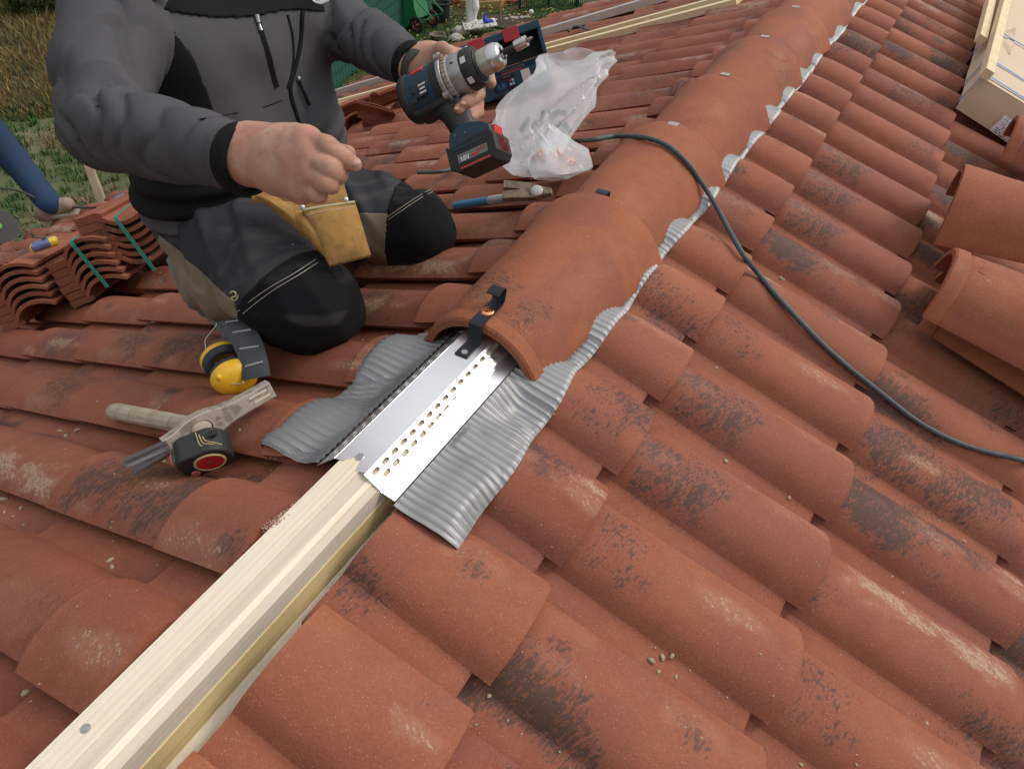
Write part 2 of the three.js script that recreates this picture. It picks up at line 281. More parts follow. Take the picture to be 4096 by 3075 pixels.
// text laid flat: x right, y up, thickness z
function text(str, size, depth = 0.001) { const g = new TextGeometry(str, { font, size, depth, curveSegments: 3, bevelEnabled: false }); g.computeBoundingBox(); const b = g.boundingBox; g.translate(-(b.min.x + b.max.x) / 2, -(b.min.y + b.max.y) / 2, 0); return g; }
function ribbon(pts, w, t, widthDir) { // bent flat strip along pts (Vector3), width along widthDir
  const pos = [], idx = []; const n = pts.length;
  for (let i = 0; i < n; i++) {
    const a = pts[Math.max(0, i - 1)], b = pts[Math.min(n - 1, i + 1)]; const d = b.clone().sub(a).normalize(); const nn = d.clone().cross(widthDir).normalize();
    for (const [sw, st] of [[-1, 1], [1, 1], [1, -1], [-1, -1]]) { const p = pts[i].clone().addScaledVector(widthDir, sw * w / 2).addScaledVector(nn, st * t / 2); pos.push(p.x, p.y, p.z); }
  }
  for (let i = 0; i < n - 1; i++) for (let k = 0; k < 4; k++) { const a = i * 4 + k, b = i * 4 + (k + 1) % 4; idx.push(a, b, a + 4, b, b + 4, a + 4); }
  idx.push(0, 2, 1, 0, 3, 2); const e = (n - 1) * 4; idx.push(e, e + 1, e + 2, e, e + 2, e + 3);
  const g = new THREE.BufferGeometry(); g.setAttribute('position', new THREE.Float32BufferAttribute(pos, 3)); g.setIndex(idx); return fixWinding(toCreasedNormals(g, 0.5));
}
function fixWinding(g) { // make faces point outward by signed volume
  const p = g.attributes.position; let vol = 0; const a = V(), b = V(), c = V();
  for (let i = 0; i < p.count; i += 3) { a.fromBufferAttribute(p, i); b.fromBufferAttribute(p, i + 1); c.fromBufferAttribute(p, i + 2); vol += a.dot(b.cross(c)); }
  if (vol < 0) { for (const k of Object.keys(g.attributes)) { const t = g.attributes[k], n = t.itemSize; for (let i = 0; i < t.count; i += 3) for (let q = 0; q < n; q++) { const x = t.array[(i + 1) * n + q]; t.array[(i + 1) * n + q] = t.array[(i + 2) * n + q]; t.array[(i + 2) * n + q] = x; } } g.computeVertexNormals(); g = toCreasedNormals(g, 0.5); }
  return g;
}
const CAPZ = -0.167;
{
  for (let k = 0; k < 13; k++) {
    const z = k === 0 ? CAPZ : -0.190 - 0.4443 * k, c = mesh('ridge_tile', capVar[(k * 3 + 1) % 4], capMat, roof);
    if (k === 0) c.userData.label = 'end ridge tile with embossed number and open black clip';
    c.position.set(rr(-0.002, 0.002), k === 0 ? 0 : rr(-0.002, 0.001), z); c.rotation.set(-0.0, rr(-0.006, 0.006), rr(-0.012, 0.012));
    if (k > 11) c.scale.z = 0.8;
    if (k > 0) { // clip tab hooked over the far edge of the nearer tile
      const zt = -0.508 - 0.4443 * (k - 1) - 0.190 + 0.02, yt = 0.087;
      const g = ribbon([V(0, yt - 0.012, zt - 0.021), V(0, yt - 0.001, zt - 0.0225), V(0, yt, zt - 0.021), V(0, yt + 0.0008, zt - 0.008), V(0, yt - 0.001, zt - 0.002)], 0.028, 0.0016, V(1, 0, 0));
      const m = mesh('ridge_clip', g, k === 1 ? ridgeClipMat : clipTabMat, c); c.updateMatrixWorld(); m.applyMatrix4(c.matrixWorld.clone().invert());
    }
  }
  // the free clip on the end tile
  const end = roof.children.find(o => o.name === 'ridge_tile');
  end.updateMatrixWorld(); const inv = end.matrixWorld.clone().invert();
  const cA = onY(1858, 1407, 0.033), cx = cA.x, cz = cA.z;
  const Q = [[0.0332, cz + 0.012], [0.0332, cz], [0.0332, -0.146], [0.0345, -0.1520], [0.0400, -0.1555], [0.0600, -0.1580], [0.0670, -0.1600], [0.0694, -0.1660], [0.0700, -0.1760], [0.0706, -0.230], [0.0735, -0.237], [0.083, -0.241], [0.0945, -0.2445], [0.0985, -0.2435], [0.1005, -0.239], [0.1000, -0.228], [0.0965, -0.221], [0.0985, -0.215]];
  const pts = Q.map(q => V(cx, q[0], q[1]));
  const cl = mesh('ridge_clip', ribbon(pts, 0.026, 0.0018, V(1, 0, 0)), ridgeClipMat, end); cl.applyMatrix4(inv);
  const sc = mesh('screw', merge([at(new THREE.SphereGeometry(0.0125, 24, 8, 0, Math.PI * 2, 0, Math.PI / 2).scale(1, 0.30, 1), cx, 0.0715, -0.200), at(cyl(0.0132, 0.0132, 0.0012, 24), cx, 0.0714, -0.200), at(cyl(0.0062, 0.0068, 0.0034, 18), cx, 0.0755, -0.200), at(bx(0.006, 0.001, 0.0012), cx, 0.0774, -0.200, 0, 0.5), at(bx(0.0012, 0.001, 0.006), cx, 0.0774, -0.200, 0, 0.5)]), copperMat, end); sc.applyMatrix4(inv);
  // embossed lettering beside the rim
  for (const [str, t, sz] of [['P', 0.285, 0.017], ['60', 0.44, 0.019]]) {
    const ph = t * 1.34, r = 0.1245, c = 0.066 - r; const n = V(Math.sin(ph), Math.cos(ph), 0), tx = V(Math.cos(ph), -Math.sin(ph), 0);
    const g = text(str, sz, 0.0016); const m = mesh('embossed_mark', xf(g, basis(tx, V(0, 0, -1), n, V(r * Math.sin(ph), c + r * Math.cos(ph), CAPZ - 0.055).addScaledVector(n, -0.0003))), capMat, end); m.applyMatrix4(inv);
  }
}

// ---------------------------------------------------------------- ridge batten and vent strip
function woodTex(seedv, base, dark, knots, lengthM = 1.6, widthM = 0.1) {
  return tex(1024, 128, (x, y) => {
    const s = x * lengthM, u = y * widthM; let w = u * 1 + 0.006 * (fbm(s * 2.3 + seedv, u * 12, 3) - 0.5);
    let kn = 0; for (const [ks, ku, kr] of knots) { const d = Math.hypot((s - ks) * 0.5, u - ku); w += 0.004 * Math.exp(-d * d / (kr * kr * 3)); kn = Math.max(kn, sstep(kr, kr * 0.4, Math.hypot(s - ks, u - ku))); }
    const g = 0.5 + 0.5 * Math.sin(w * 700 + seedv), f = fbm(s * 9 + seedv, u * 700, 2), p = fbm(s * 5, u * 40 + seedv, 3);
    let c = lerp3(base, dark, clamp(0.38 * g * g + 0.75 * (f - 0.38) + 0.7 * (p - 0.45)));
    return lerp3(c, [0.22, 0.12, 0.05], 0.8 * kn);
  });
}
const planeTop = woodTex(3, [0.88, 0.79, 0.64], [0.76, 0.63, 0.45], [[0.44, 0.05, 0.006]]);
const sawnMap = woodTex(9, [0.66, 0.585, 0.465], [0.52, 0.45, 0.35], []);
const yellowMap = woodTex(17, [0.74, 0.58, 0.30], [0.55, 0.40, 0.17], []);
const mapped = (t, rough, k = {}) => std(1, 1, 1, rough, { map: t, bumpMap: grainMap, bumpScale: 0.0004, ...k });
// quad strip with uv in metres / (len, wid)
function facePanel(a, b, c, d, L, W) { const g = new THREE.BufferGeometry(); g.setAttribute('position', new THREE.Float32BufferAttribute([...a, ...b, ...c, ...a, ...c, ...d], 3)); g.setAttribute('uv', new THREE.Float32BufferAttribute([0, 0, L, 0, L, W, 0, 0, L, W, 0, W], 2)); g.computeVertexNormals(); return g; }
const zN = 0.92, zF = -5.8;
const batten = thing('ridge_batten', 'pale planed ridge batten with chamfered sides running out from under the metal strip', 'batten');
{
  const L = (zN - zF) / 1.6;
  // cross section going clockwise seen from the camera end
  const prism = (P) => { const s = new THREE.Shape(P.map(p => new THREE.Vector2(...p))); const g = new THREE.ExtrudeGeometry(s, { depth: zN - zF, bevelEnabled: true, bevelSize: 0.0012, bevelThickness: 0.001, bevelSegments: 2, steps: 1 }); g.translate(0, 0, zF);
    const uv = g.attributes.uv, p = g.attributes.position; for (let i = 0; i < p.count; i++) uv.setXY(i, p.getZ(i) / 1.6, (p.getX(i) + p.getY(i) * 0.9) / 0.1 + 0.5); return g; };
  mesh('top_board', prism([[-0.0195, 0.0], [-0.0195, 0.0288], [0.0160, 0.0288], [0.0160, 0.0]]), mapped(planeTop, 0.6), batten);
  mesh('side_strip', prism([[0.0162, -0.02], [0.0162, 0.0262], [0.0335, 0.0180], [0.0335, -0.02]]), mapped(sawnMap, 0.75), batten);
  mesh('side_strip', prism([[0.0337, -0.02], [0.0337, 0.0186], [0.0395, 0.0158], [0.0395, -0.02]]), mapped(planeTop, 0.7), batten);
  mesh('side_strip', prism([[0.0397, -0.02], [0.0397, 0.0146], [0.0490, 0.0078], [0.0490, -0.02]]), mapped(sawnMap, 0.75), batten);
  mesh('core_beam', prism([[-0.030, -0.115], [-0.030, -0.0015], [-0.0197, -0.0005], [0.0160, -0.0005], [0.0162, -0.0205], [0.0485, -0.0205], [0.0500, -0.0225], [0.0500, -0.115]]), mapped(yellowMap, 0.7), batten);
  const nailMat = std(0.45, 0.46, 0.47, 0.35, { metalness: 0.9 });
  const np = onY(342, 2915, 0.0288); mesh('nail', merge([at(cyl(0.0052, 0.0056, 0.0014, 24), np.x, 0.0300, np.z), at(cyl(0.0030, 0.0034, 0.0006, 20), np.x, 0.0310, np.z)]), nailMat, batten);
}
mesh('counter_batten', xf(bx(0.036, 0.020, zN - zF, 0.002), basis(SR, NR, V(0, 0, 1), V(0, 0, (zN + zF) / 2).addScaledVector(SR, 0.084).addScaledVector(NR, -0.050))), mapped(planeTop, 0.7), batten);
const galv = std(0.94, 0.95, 0.97, 0.30, { metalness: 0.95 });
const galvMap = tex(512, 512, (x, y) => 0.22 + 0.16 * fbm(x * 60, y * 60, 3) + 0.06 * fbm(x * 8, y * 8 + 3, 3), false); galv.roughnessMap = galvMap; galv.roughness = 1.0;
const leadMat = std(0.33, 0.335, 0.34, 0.58, { metalness: 0.9 });
const vent = thing('ridge_vent_strip', 'galvanised ridge vent strip with punched slots and pleated aprons', 'vent strip');
{
  const zA = 0.179, zB = -5.78;
  // crown of the strip: flat top with a nail notch, punched sides, stepped flanges
  const top = new THREE.Shape(); // x, -z
  top.moveTo(-0.0285, -zA); top.lineTo(-0.014, -zA + 0.004); top.lineTo(-0.001, -zA + 0.024); top.lineTo(0.0052, -zA + 0.022); top.lineTo(0.014, -zA - 0.002); top.lineTo(0.0285, -zA + 0.002); top.lineTo(0.0285, -zB); top.lineTo(-0.0285, -zB); top.closePath();
  const tgm = new THREE.ExtrudeGeometry(top, { depth: 0.0009, bevelEnabled: false }); tgm.rotateX(-Math.PI / 2); tgm.translate(0, 0.0304, 0);
  mesh('top_plate', tgm, galv, vent);
  const slot = (cx, cy, w, h) => { const p = new THREE.Path(); const r = w / 2; p.absarc(cx, cy + h / 2 - r, r, 0, Math.PI, false); p.absarc(cx, cy - h / 2 + r, r, Math.PI, 2 * Math.PI, false); return p; };
  const side = (sx, zEnd, withHoles, za) => { // x: across the slope 0..w ; y: along
    const a = V(sx * 0.0285, 0.0310, 0), b = sx > 0 ? V(0.0535, 0.0100, 0) : V(-0.0735, -0.0130, 0); const w = a.distanceTo(b);
    const s = new THREE.Shape([[0, -za], [w, -za + 0.001], [w, -zEnd], [0, -zEnd]].map(q => new THREE.Vector2(...q)));
    if (withHoles) for (let z = za - 0.018; z > zEnd + 0.01; z -= 0.0225) { const c = sx > 0 ? [0.0088, 0.0222] : [0.016, 0.034]; s.holes.push(slot(c[0], -z, sx > 0 ? 0.0078 : 0.0085, 0.0160)); s.holes.push(slot(c[1], -z + 0.011, sx > 0 ? 0.0078 : 0.0085, 0.0160)); }
    const g = new THREE.ExtrudeGeometry(s, { depth: 0.0009, bevelEnabled: false, curveSegments: 4 });
    const ux = b.clone().sub(a).normalize(), uy = V(0, 0, -1), un = ux.clone().cross(uy); return xf(g, basis(ux, uy, un, a.clone().addScaledVector(un, -0.0009)));
  };
  for (const sx of [1, -1]) { mesh('punched_side', side(sx, -0.32, true, zA + (sx > 0 ? 0.002 : 0)), galv, vent); mesh('plain_side', side(sx, zB, false, -0.3205), galv, vent); }
  // flange with a small rolled step, right side
  mesh('flange', ribbon([V(0.0532, 0.0092, 0), V(0.0512, 0.0045, 0), V(0.0508, 0.0012, 0), V(0.0535, 0.0008, 0), V(0.0765, -0.0045, 0)], zA - zB, 0.0009, V(0, 0, 1)).translate(0, 0, (zA + zB) / 2 - 0.002), galv, vent);
  const nailMat = std(0.50, 0.51, 0.52, 0.38, { metalness: 0.9 });
  mesh('nail', at(cyl(0.0056, 0.0060, 0.0018, 20), 0.002, 0.0322, 0.157), nailMat, vent);
  { const c = onY(1858, 1407, 0.035); mesh('nail', at(cyl(0.0056, 0.0060, 0.0016, 20), c.x, 0.0350, c.z), nailMat, vent); }
  // pleated aprons dressed over the tiles
  const apron = (sd) => {
    const za = sd > 0 ? zA + 0.004 : zA - 0.004, zb = -5.75, nv = 26, pos = [], uv = [], idx = []; const zs = []; let z = za;
    while (z > zb) { zs.push(z); z -= z > -0.5 ? 0.0013 : z > -1.2 ? 0.0021 : (z > -2.5 ? 0.0042 : 0.02); }
    const nu = zs.length;
    for (let i = 0; i < nu; i++) {
      const z = zs[i]; const P = [];
      const edge = (sd > 0 ? mix(0.182, 0.166, sstep(-0.1, -0.3, z)) : mix(0.186, 0.125, sstep(-0.16, -0.26, z))) + 0.004 * Math.sin(z * 11) + 0.002 * Math.sin(z * 37 + 1);
      for (let j = 0; j < nv; j++) {
        const t = j / (nv - 1); const endCurl = sd < 0 ? sstep(za - 0.05, za, z) * t : 0;
        const ss = mix(sd > 0 ? 0.0745 : 0.070, edge + endCurl * 0.02, t);
        const zz = z + (0.004 * (vn(z * 14, t * 2 + (sd > 0 ? 0 : 50)) - 0.5)) * t;
        const sdn = sd > 0 ? 'R' : 'L', hT = tileH(sdn, zz, ss); let hm = 0; for (const o of [-0.048, -0.032, -0.016, 0, 0.016, 0.032, 0.048]) hm += tileH(sdn, zz + o, ss) / 7;
        let hc = hT; if (sd > 0 && zz > -0.12) for (const o of [-0.09, -0.06, -0.03, 0.03, 0.06, 0.09]) hc = Math.max(hc, tileH(sdn, zz + o, ss)); hm = mix(hm, hc, sd > 0 ? sstep(-0.11, 0.0, zz) * (1 - 0.55 * sstep(0.7, 1, t)) : 0);
        let h = Math.max(hT, hm) + 0.0066;
        const h0 = sd > 0 ? 0.0220 : 0.0200; h = mix(h0, h, sstep(0, 0.5, t));
        h = Math.max(h, hT + 0.0064 - 0.05 * (1 - sstep(0, 0.06, t)));
        const pl = 0.0017 * (1 - 2 * Math.pow(Math.abs(Math.sin(Math.PI * (z + 0.002 * vn(z * 12, 7)) / 0.0132)), 0.55)); h += pl * (z > -2.5 ? 1 : 0.2);
        h -= 0.004 * sstep(0.93, 1, t); h += 0.012 * endCurl * (1 - t * 0.4);
        const q = V(0, 0, zz).addScaledVector(sd > 0 ? SR : SL, ss).addScaledVector(sd > 0 ? NR : NL, h); pos.push(q.x, q.y, q.z); uv.push(z * 4, t);
      }
    }
    for (let i = 0; i < nu - 1; i++) for (let j = 0; j < nv - 1; j++) { const a = i * nv + j, b = a + nv; if (sd > 0) idx.push(a, a + 1, b, a + 1, b + 1, b); else idx.push(a, b, a + 1, a + 1, b, b + 1); }
    const g = new THREE.BufferGeometry(); g.setAttribute('position', new THREE.Float32BufferAttribute(pos, 3)); g.setAttribute('uv', new THREE.Float32BufferAttribute(uv, 2)); g.setIndex(idx); g.computeVertexNormals(); return g;
  };
  mesh('pleated_apron', apron(1), leadMat, vent); mesh('pleated_apron', apron(-1), leadMat, vent);
}
// ---------------------------------------------------------------- shape tools
// closed slab over a bilinear patch a(00) b(10) c(11) d(01): thickness t against the normal, bulge along it
function slab(a, b, c, d, t, bulge = 0, nu = 10, nv = 10, wob = 0, ws = 0) {
  const pos = [], uv = [], idx = []; const nrm = b.clone().sub(a).cross(d.clone().sub(a)).normalize();
  const P = (u, v) => { const p = a.clone().multiplyScalar((1 - u) * (1 - v)).addScaledVector(b, u * (1 - v)).addScaledVector(c, u * v).addScaledVector(d, (1 - u) * v);
    const e = Math.pow(16 * u * (1 - u) * v * (1 - v), 0.6); return p.addScaledVector(nrm, bulge * e + wob * (vn(u * 4 + ws, v * 4 + ws) - 0.5)); };
  for (const o of [0, -t]) for (let j = 0; j <= nv; j++) for (let i = 0; i <= nu; i++) { const p = P(i / nu, j / nv).addScaledVector(nrm, o); pos.push(p.x, p.y, p.z); uv.push(i / nu, j / nv); }
  const w = nu + 1, q = w * (nv + 1);
  for (let j = 0; j < nv; j++) for (let i = 0; i < nu; i++) { const k = j * w + i; idx.push(k, k + 1, k + w, k + 1, k + w + 1, k + w, q + k, q + k + w, q + k + 1, q + k + 1, q + k + w, q + k + w + 1); }
  const edge = (f, n) => { for (let i = 0; i < n; i++) { const k = f(i), l = f(i + 1); idx.push(k, q + k, l, l, q + k, q + l); } };
  edge(i => i, nu); edge(i => nv * w + (nu - i), nu); edge(i => (nv - i) * w, nv); edge(i => i * w + nu, nv);
  const g = new THREE.BufferGeometry(); g.setAttribute('position', new THREE.Float32BufferAttribute(pos, 3)); g.setAttribute('uv', new THREE.Float32BufferAttribute(uv, 2)); g.setIndex(idx);
  return toCreasedNormals(g, 0.7);
}
// surface nets over a signed distance
function sdfMesh(f, lo, hi, cell) {
  const nx = Math.ceil((hi.x - lo.x) / cell) + 1, ny = Math.ceil((hi.y - lo.y) / cell) + 1, nz = Math.ceil((hi.z - lo.z) / cell) + 1;
  const val = new Float32Array(nx * ny * nz), p = V(); let n = 0;
  const BL = 6, reach = BL * cell * 0.87 * 1.25 + 0.014; // blocks far from the surface take one value
  for (let K = 0; K < nz; K += BL) for (let Jb = 0; Jb < ny; Jb += BL) for (let Ib = 0; Ib < nx; Ib += BL) {
    p.set(lo.x + (Ib + BL / 2 - 0.5) * cell, lo.y + (Jb + BL / 2 - 0.5) * cell, lo.z + (K + BL / 2 - 0.5) * cell); const c = f(p), skip = Math.abs(c) > reach;
    for (let k = K; k < Math.min(nz, K + BL); k++) for (let j = Jb; j < Math.min(ny, Jb + BL); j++) for (let i = Ib; i < Math.min(nx, Ib + BL); i++) { if (skip) val[(k * ny + j) * nx + i] = c; else { p.set(lo.x + i * cell, lo.y + j * cell, lo.z + k * cell); val[(k * ny + j) * nx + i] = f(p); } }
  }
  const vid = new Int32Array(nx * ny * nz).fill(-1), pos = [], idx = []; const I = (i, j, k) => (k * ny + j) * nx + i;
  const co = [[0, 0, 0], [1, 0, 0], [0, 1, 0], [1, 1, 0], [0, 0, 1], [1, 0, 1], [0, 1, 1], [1, 1, 1]], ed = [[0, 1], [2, 3], [4, 5], [6, 7], [0, 2], [1, 3], [4, 6], [5, 7], [0, 4], [1, 5], [2, 6], [3, 7]];
  for (let k = 0; k < nz - 1; k++) for (let j = 0; j < ny - 1; j++) for (let i = 0; i < nx - 1; i++) {
    const v = co.map(c => val[I(i + c[0], j + c[1], k + c[2])]); let m = 0; for (let q = 0; q < 8; q++) if (v[q] < 0) m |= 1 << q; if (m === 0 || m === 255) continue;
    let x = 0, y = 0, z = 0, c = 0;
    for (const [a, b] of ed) if ((v[a] < 0) !== (v[b] < 0)) { const t = v[a] / (v[a] - v[b]); x += mix(co[a][0], co[b][0], t); y += mix(co[a][1], co[b][1], t); z += mix(co[a][2], co[b][2], t); c++; }
    vid[I(i, j, k)] = pos.length / 3; pos.push(lo.x + (i + x / c) * cell, lo.y + (j + y / c) * cell, lo.z + (k + z / c) * cell);
  }
  const quad = (a, b, c, d, fl) => { if (a < 0 || b < 0 || c < 0 || d < 0) return; if (fl) idx.push(a, c, b, a, d, c); else idx.push(a, b, c, a, c, d); };
  for (let k = 1; k < nz - 1; k++) for (let j = 1; j < ny - 1; j++) for (let i = 1; i < nx - 1; i++) {
    const s = val[I(i, j, k)] < 0;
    if (s !== (val[I(i + 1, j, k)] < 0)) quad(vid[I(i, j - 1, k - 1)], vid[I(i, j, k - 1)], vid[I(i, j, k)], vid[I(i, j - 1, k)], !s);
    if (s !== (val[I(i, j + 1, k)] < 0)) quad(vid[I(i - 1, j, k - 1)], vid[I(i - 1, j, k)], vid[I(i, j, k)], vid[I(i, j, k - 1)], !s);
    if (s !== (val[I(i, j, k + 1)] < 0)) quad(vid[I(i - 1, j - 1, k)], vid[I(i, j - 1, k)], vid[I(i, j, k)], vid[I(i - 1, j, k)], !s);
  }
  const nor = [], uv = [], e = cell * 0.6, a = V();
  for (let i = 0; i < pos.length; i += 3) { a.set(pos[i], pos[i + 1], pos[i + 2]); const g = V(f(V(a.x + e, a.y, a.z)) - f(V(a.x - e, a.y, a.z)), f(V(a.x, a.y + e, a.z)) - f(V(a.x, a.y - e, a.z)), f(V(a.x, a.y, a.z + e)) - f(V(a.x, a.y, a.z - e))).normalize(); nor.push(g.x, g.y, g.z); uv.push((a.x * 0.8 + a.z * 0.6) * 4, (a.y + a.x * 0.3) * 4); }
  const g = new THREE.BufferGeometry(); g.setAttribute('position', new THREE.Float32BufferAttribute(pos, 3)); g.setAttribute('normal', new THREE.Float32BufferAttribute(nor, 3)); g.setAttribute('uv', new THREE.Float32BufferAttribute(uv, 2)); g.setIndex(idx); return g;
}
const _d = V(), _e = V();
function cap(p, a, b, ra, rb) { _d.subVectors(p, a); _e.subVectors(b, a); const t = clamp(_d.dot(_e) / _e.lengthSq()); return Math.sqrt(Math.max(0, _d.lengthSq() - 2 * t * _d.dot(_e) + t * t * _e.lengthSq())) - mix(ra, rb, t); }
const smin = (a, b, k) => { const h = clamp(0.5 + 0.5 * (b - a) / k); return mix(b, a, h) - k * h * (1 - h); };
const chain = (P, k) => (p) => { let d = 9; for (const [a, b, ra, rb] of P) d = smin(d, cap(p, a, b, ra, rb), k); return d; };
function bounds(P, m) { const lo = V(9e9, 9e9, 9e9), hi = V(-9e9, -9e9, -9e9); for (const [a, b, ra, rb] of P) for (const [q, r] of [[a, ra], [b, rb]]) { lo.min(q.clone().subScalar(r + m)); hi.max(q.clone().addScalar(r + m)); } return [lo, hi]; }
// point where the sight line of a pixel meets a signed distance surface
function cast(f, x, y, t0, t1, lift = 0) { const r = ray(x, y); let p = null; for (let i = 0; i <= 700; i++) { p = CAM.clone().addScaledVector(r, mix(t0, t1, i / 700)); if (f(p) < lift) return p; } return CAM.clone().addScaledVector(r, t1); }

// ---------------------------------------------------------------- things lying on the right slope
const rubber = std(0.062, 0.074, 0.084, 0.55);
const pineMap = woodTex(23, [0.80, 0.65, 0.42], [0.64, 0.48, 0.26], [[0.5, 0.04, 0.006], [1.1, 0.07, 0.005]], 2, 0.1);
const pineMat = mapped(pineMap, 0.7);
{ // black power lead over the ridge
  const capTop = (x, y) => { const r = ray(x, y); for (let i = 0; i < 600; i++) { const p = CAM.clone().addScaledVector(r, 1.0 + i * 0.0022), q = p.z; const k = Math.max(0, Math.ceil((-0.190 - q) / 0.4443) - 1); const lz = clamp((-0.19 - 0.4443 * k - q) / 0.51); const a = mix(0.121, 0.160, lz), ty = mix(-0.031, -0.045, lz), ap = mix(0.066, 0.083, lz), rise = ap - ty, rad = (a * a + rise * rise) / (2 * rise);
    if (Math.hypot(p.x, p.y - (ap - rad)) < rad + 0.0085) return p; } return D(x, y, 1.9); };
  const K = 1.8517, pts = [];
  for (const [x, y] of [[905, 380], [960, 377], [1020, 358], [1090, 340], [1160, 322], [1225, 313]]) pts.push(hit('L', x * K, y * K, 0.012).addScaledVector(NL, 0.012));
  pts.push(D(1275 * K, 302 * K, 1.86));
  for (const [x, y] of [[1330, 294], [1390, 296], [1440, 313], [1482, 348]]) pts.push(capTop(x * K, y * K));
  for (const [x, y, h] of [[1512, 388, 0.045], [1545, 440, 0.022], [1600, 540, 0.014], [1640, 592, 0.01], [1680, 640, 0.008], [1730, 694, 0.012], [1780, 745, 0.008], [1830, 790, 0.012], [1880, 830, 0.008], [1930, 870, 0.012], [1980, 908, 0.008], [2040, 942, 0.012], [2100, 966, 0.008], [2160, 982, 0.012], [2230, 996, 0.01], [2330, 1006, 0.01]]) pts.push(hit('R', x * K, y * K, h));
  tag(mesh('power_cable', tube(pts, 0.0063, 260, 10), rubber), 'thick dark grey power cable looped over the ridge tiles', 'cable');
}
{ // spare ridge tiles resting on the right slope
  // axis: along the barrel, away from the end that points to the ridge
  const place = (px, py, h, axis, v, label, wide) => { const P = onR(px, py, h); const m = mesh('loose_ridge_tile', capVar[v], capMat); tag(m, label, 'ridge tile');
    const a = axis.normalize(), Zl = a.clone().multiplyScalar(wide ? 1 : -1), Xl = V(0, 1, 0).cross(Zl).normalize(), Yl = Zl.clone().cross(Xl);
    m.applyMatrix4(basis(Xl, Yl, Zl, P).multiply(new THREE.Matrix4().makeScale(1.1, 1.1, 1.1)).multiply(new THREE.Matrix4().makeTranslation(0, 0.0, wide ? 0.51 : 0))); return m; };
  const P1 = place(3752, 1112, 0.135, V(0.98, -0.18, 0.0), 0, 'loose ridge tile with rim and embossed number, laid over another tile');
  place(3745, 1165, 0.085, V(0.97, -0.24, 0.05), 2, 'loose ridge tile almost covered by the one with the embossed number');
  place(3795, 800, 0.14, V(1, -0.03, 0), 3, 'loose smooth ridge tile between the embossed one and the cardboard box', true);
  place(4030, 545, 0.12, V(1, -0.05, 0.0), 1, 'loose ridge tile lying just below the cardboard box');
  // bearer boards that keep the spare tiles off the slope
  for (const [px, py, label] of [[3960, 1330, 'pale bearer board under the embossed spare ridge tile'], [4060, 960, 'pale bearer board under the smooth spare ridge tile']]) { const P = onR(px, py, 0.06); const b = mesh('bearer_board', bx(0.30, 0.05, 0.09, 0.003), pineMat); b.applyMatrix4(basis(SR, NR, V(0, 0, 1), P.addScaledVector(SR, 0.25))); tag(b, label, 'board'); }
  for (const [str, t, sz] of [['P', -0.10, 0.014], ['60', 0.10, 0.017]]) { const r = 0.1245, c = 0.066 - r, n = V(Math.sin(t * 1.34), Math.cos(t * 1.34), 0), tx = V(Math.cos(t * 1.34), -Math.sin(t * 1.34), 0);
    mesh('embossed_mark', xf(text(str, sz, 0.0016), basis(tx, V(0, 0, -1), n, V(r * n.x, c + r * n.y, -0.06).addScaledVector(n, -0.0003))), capMat, P1); }
}
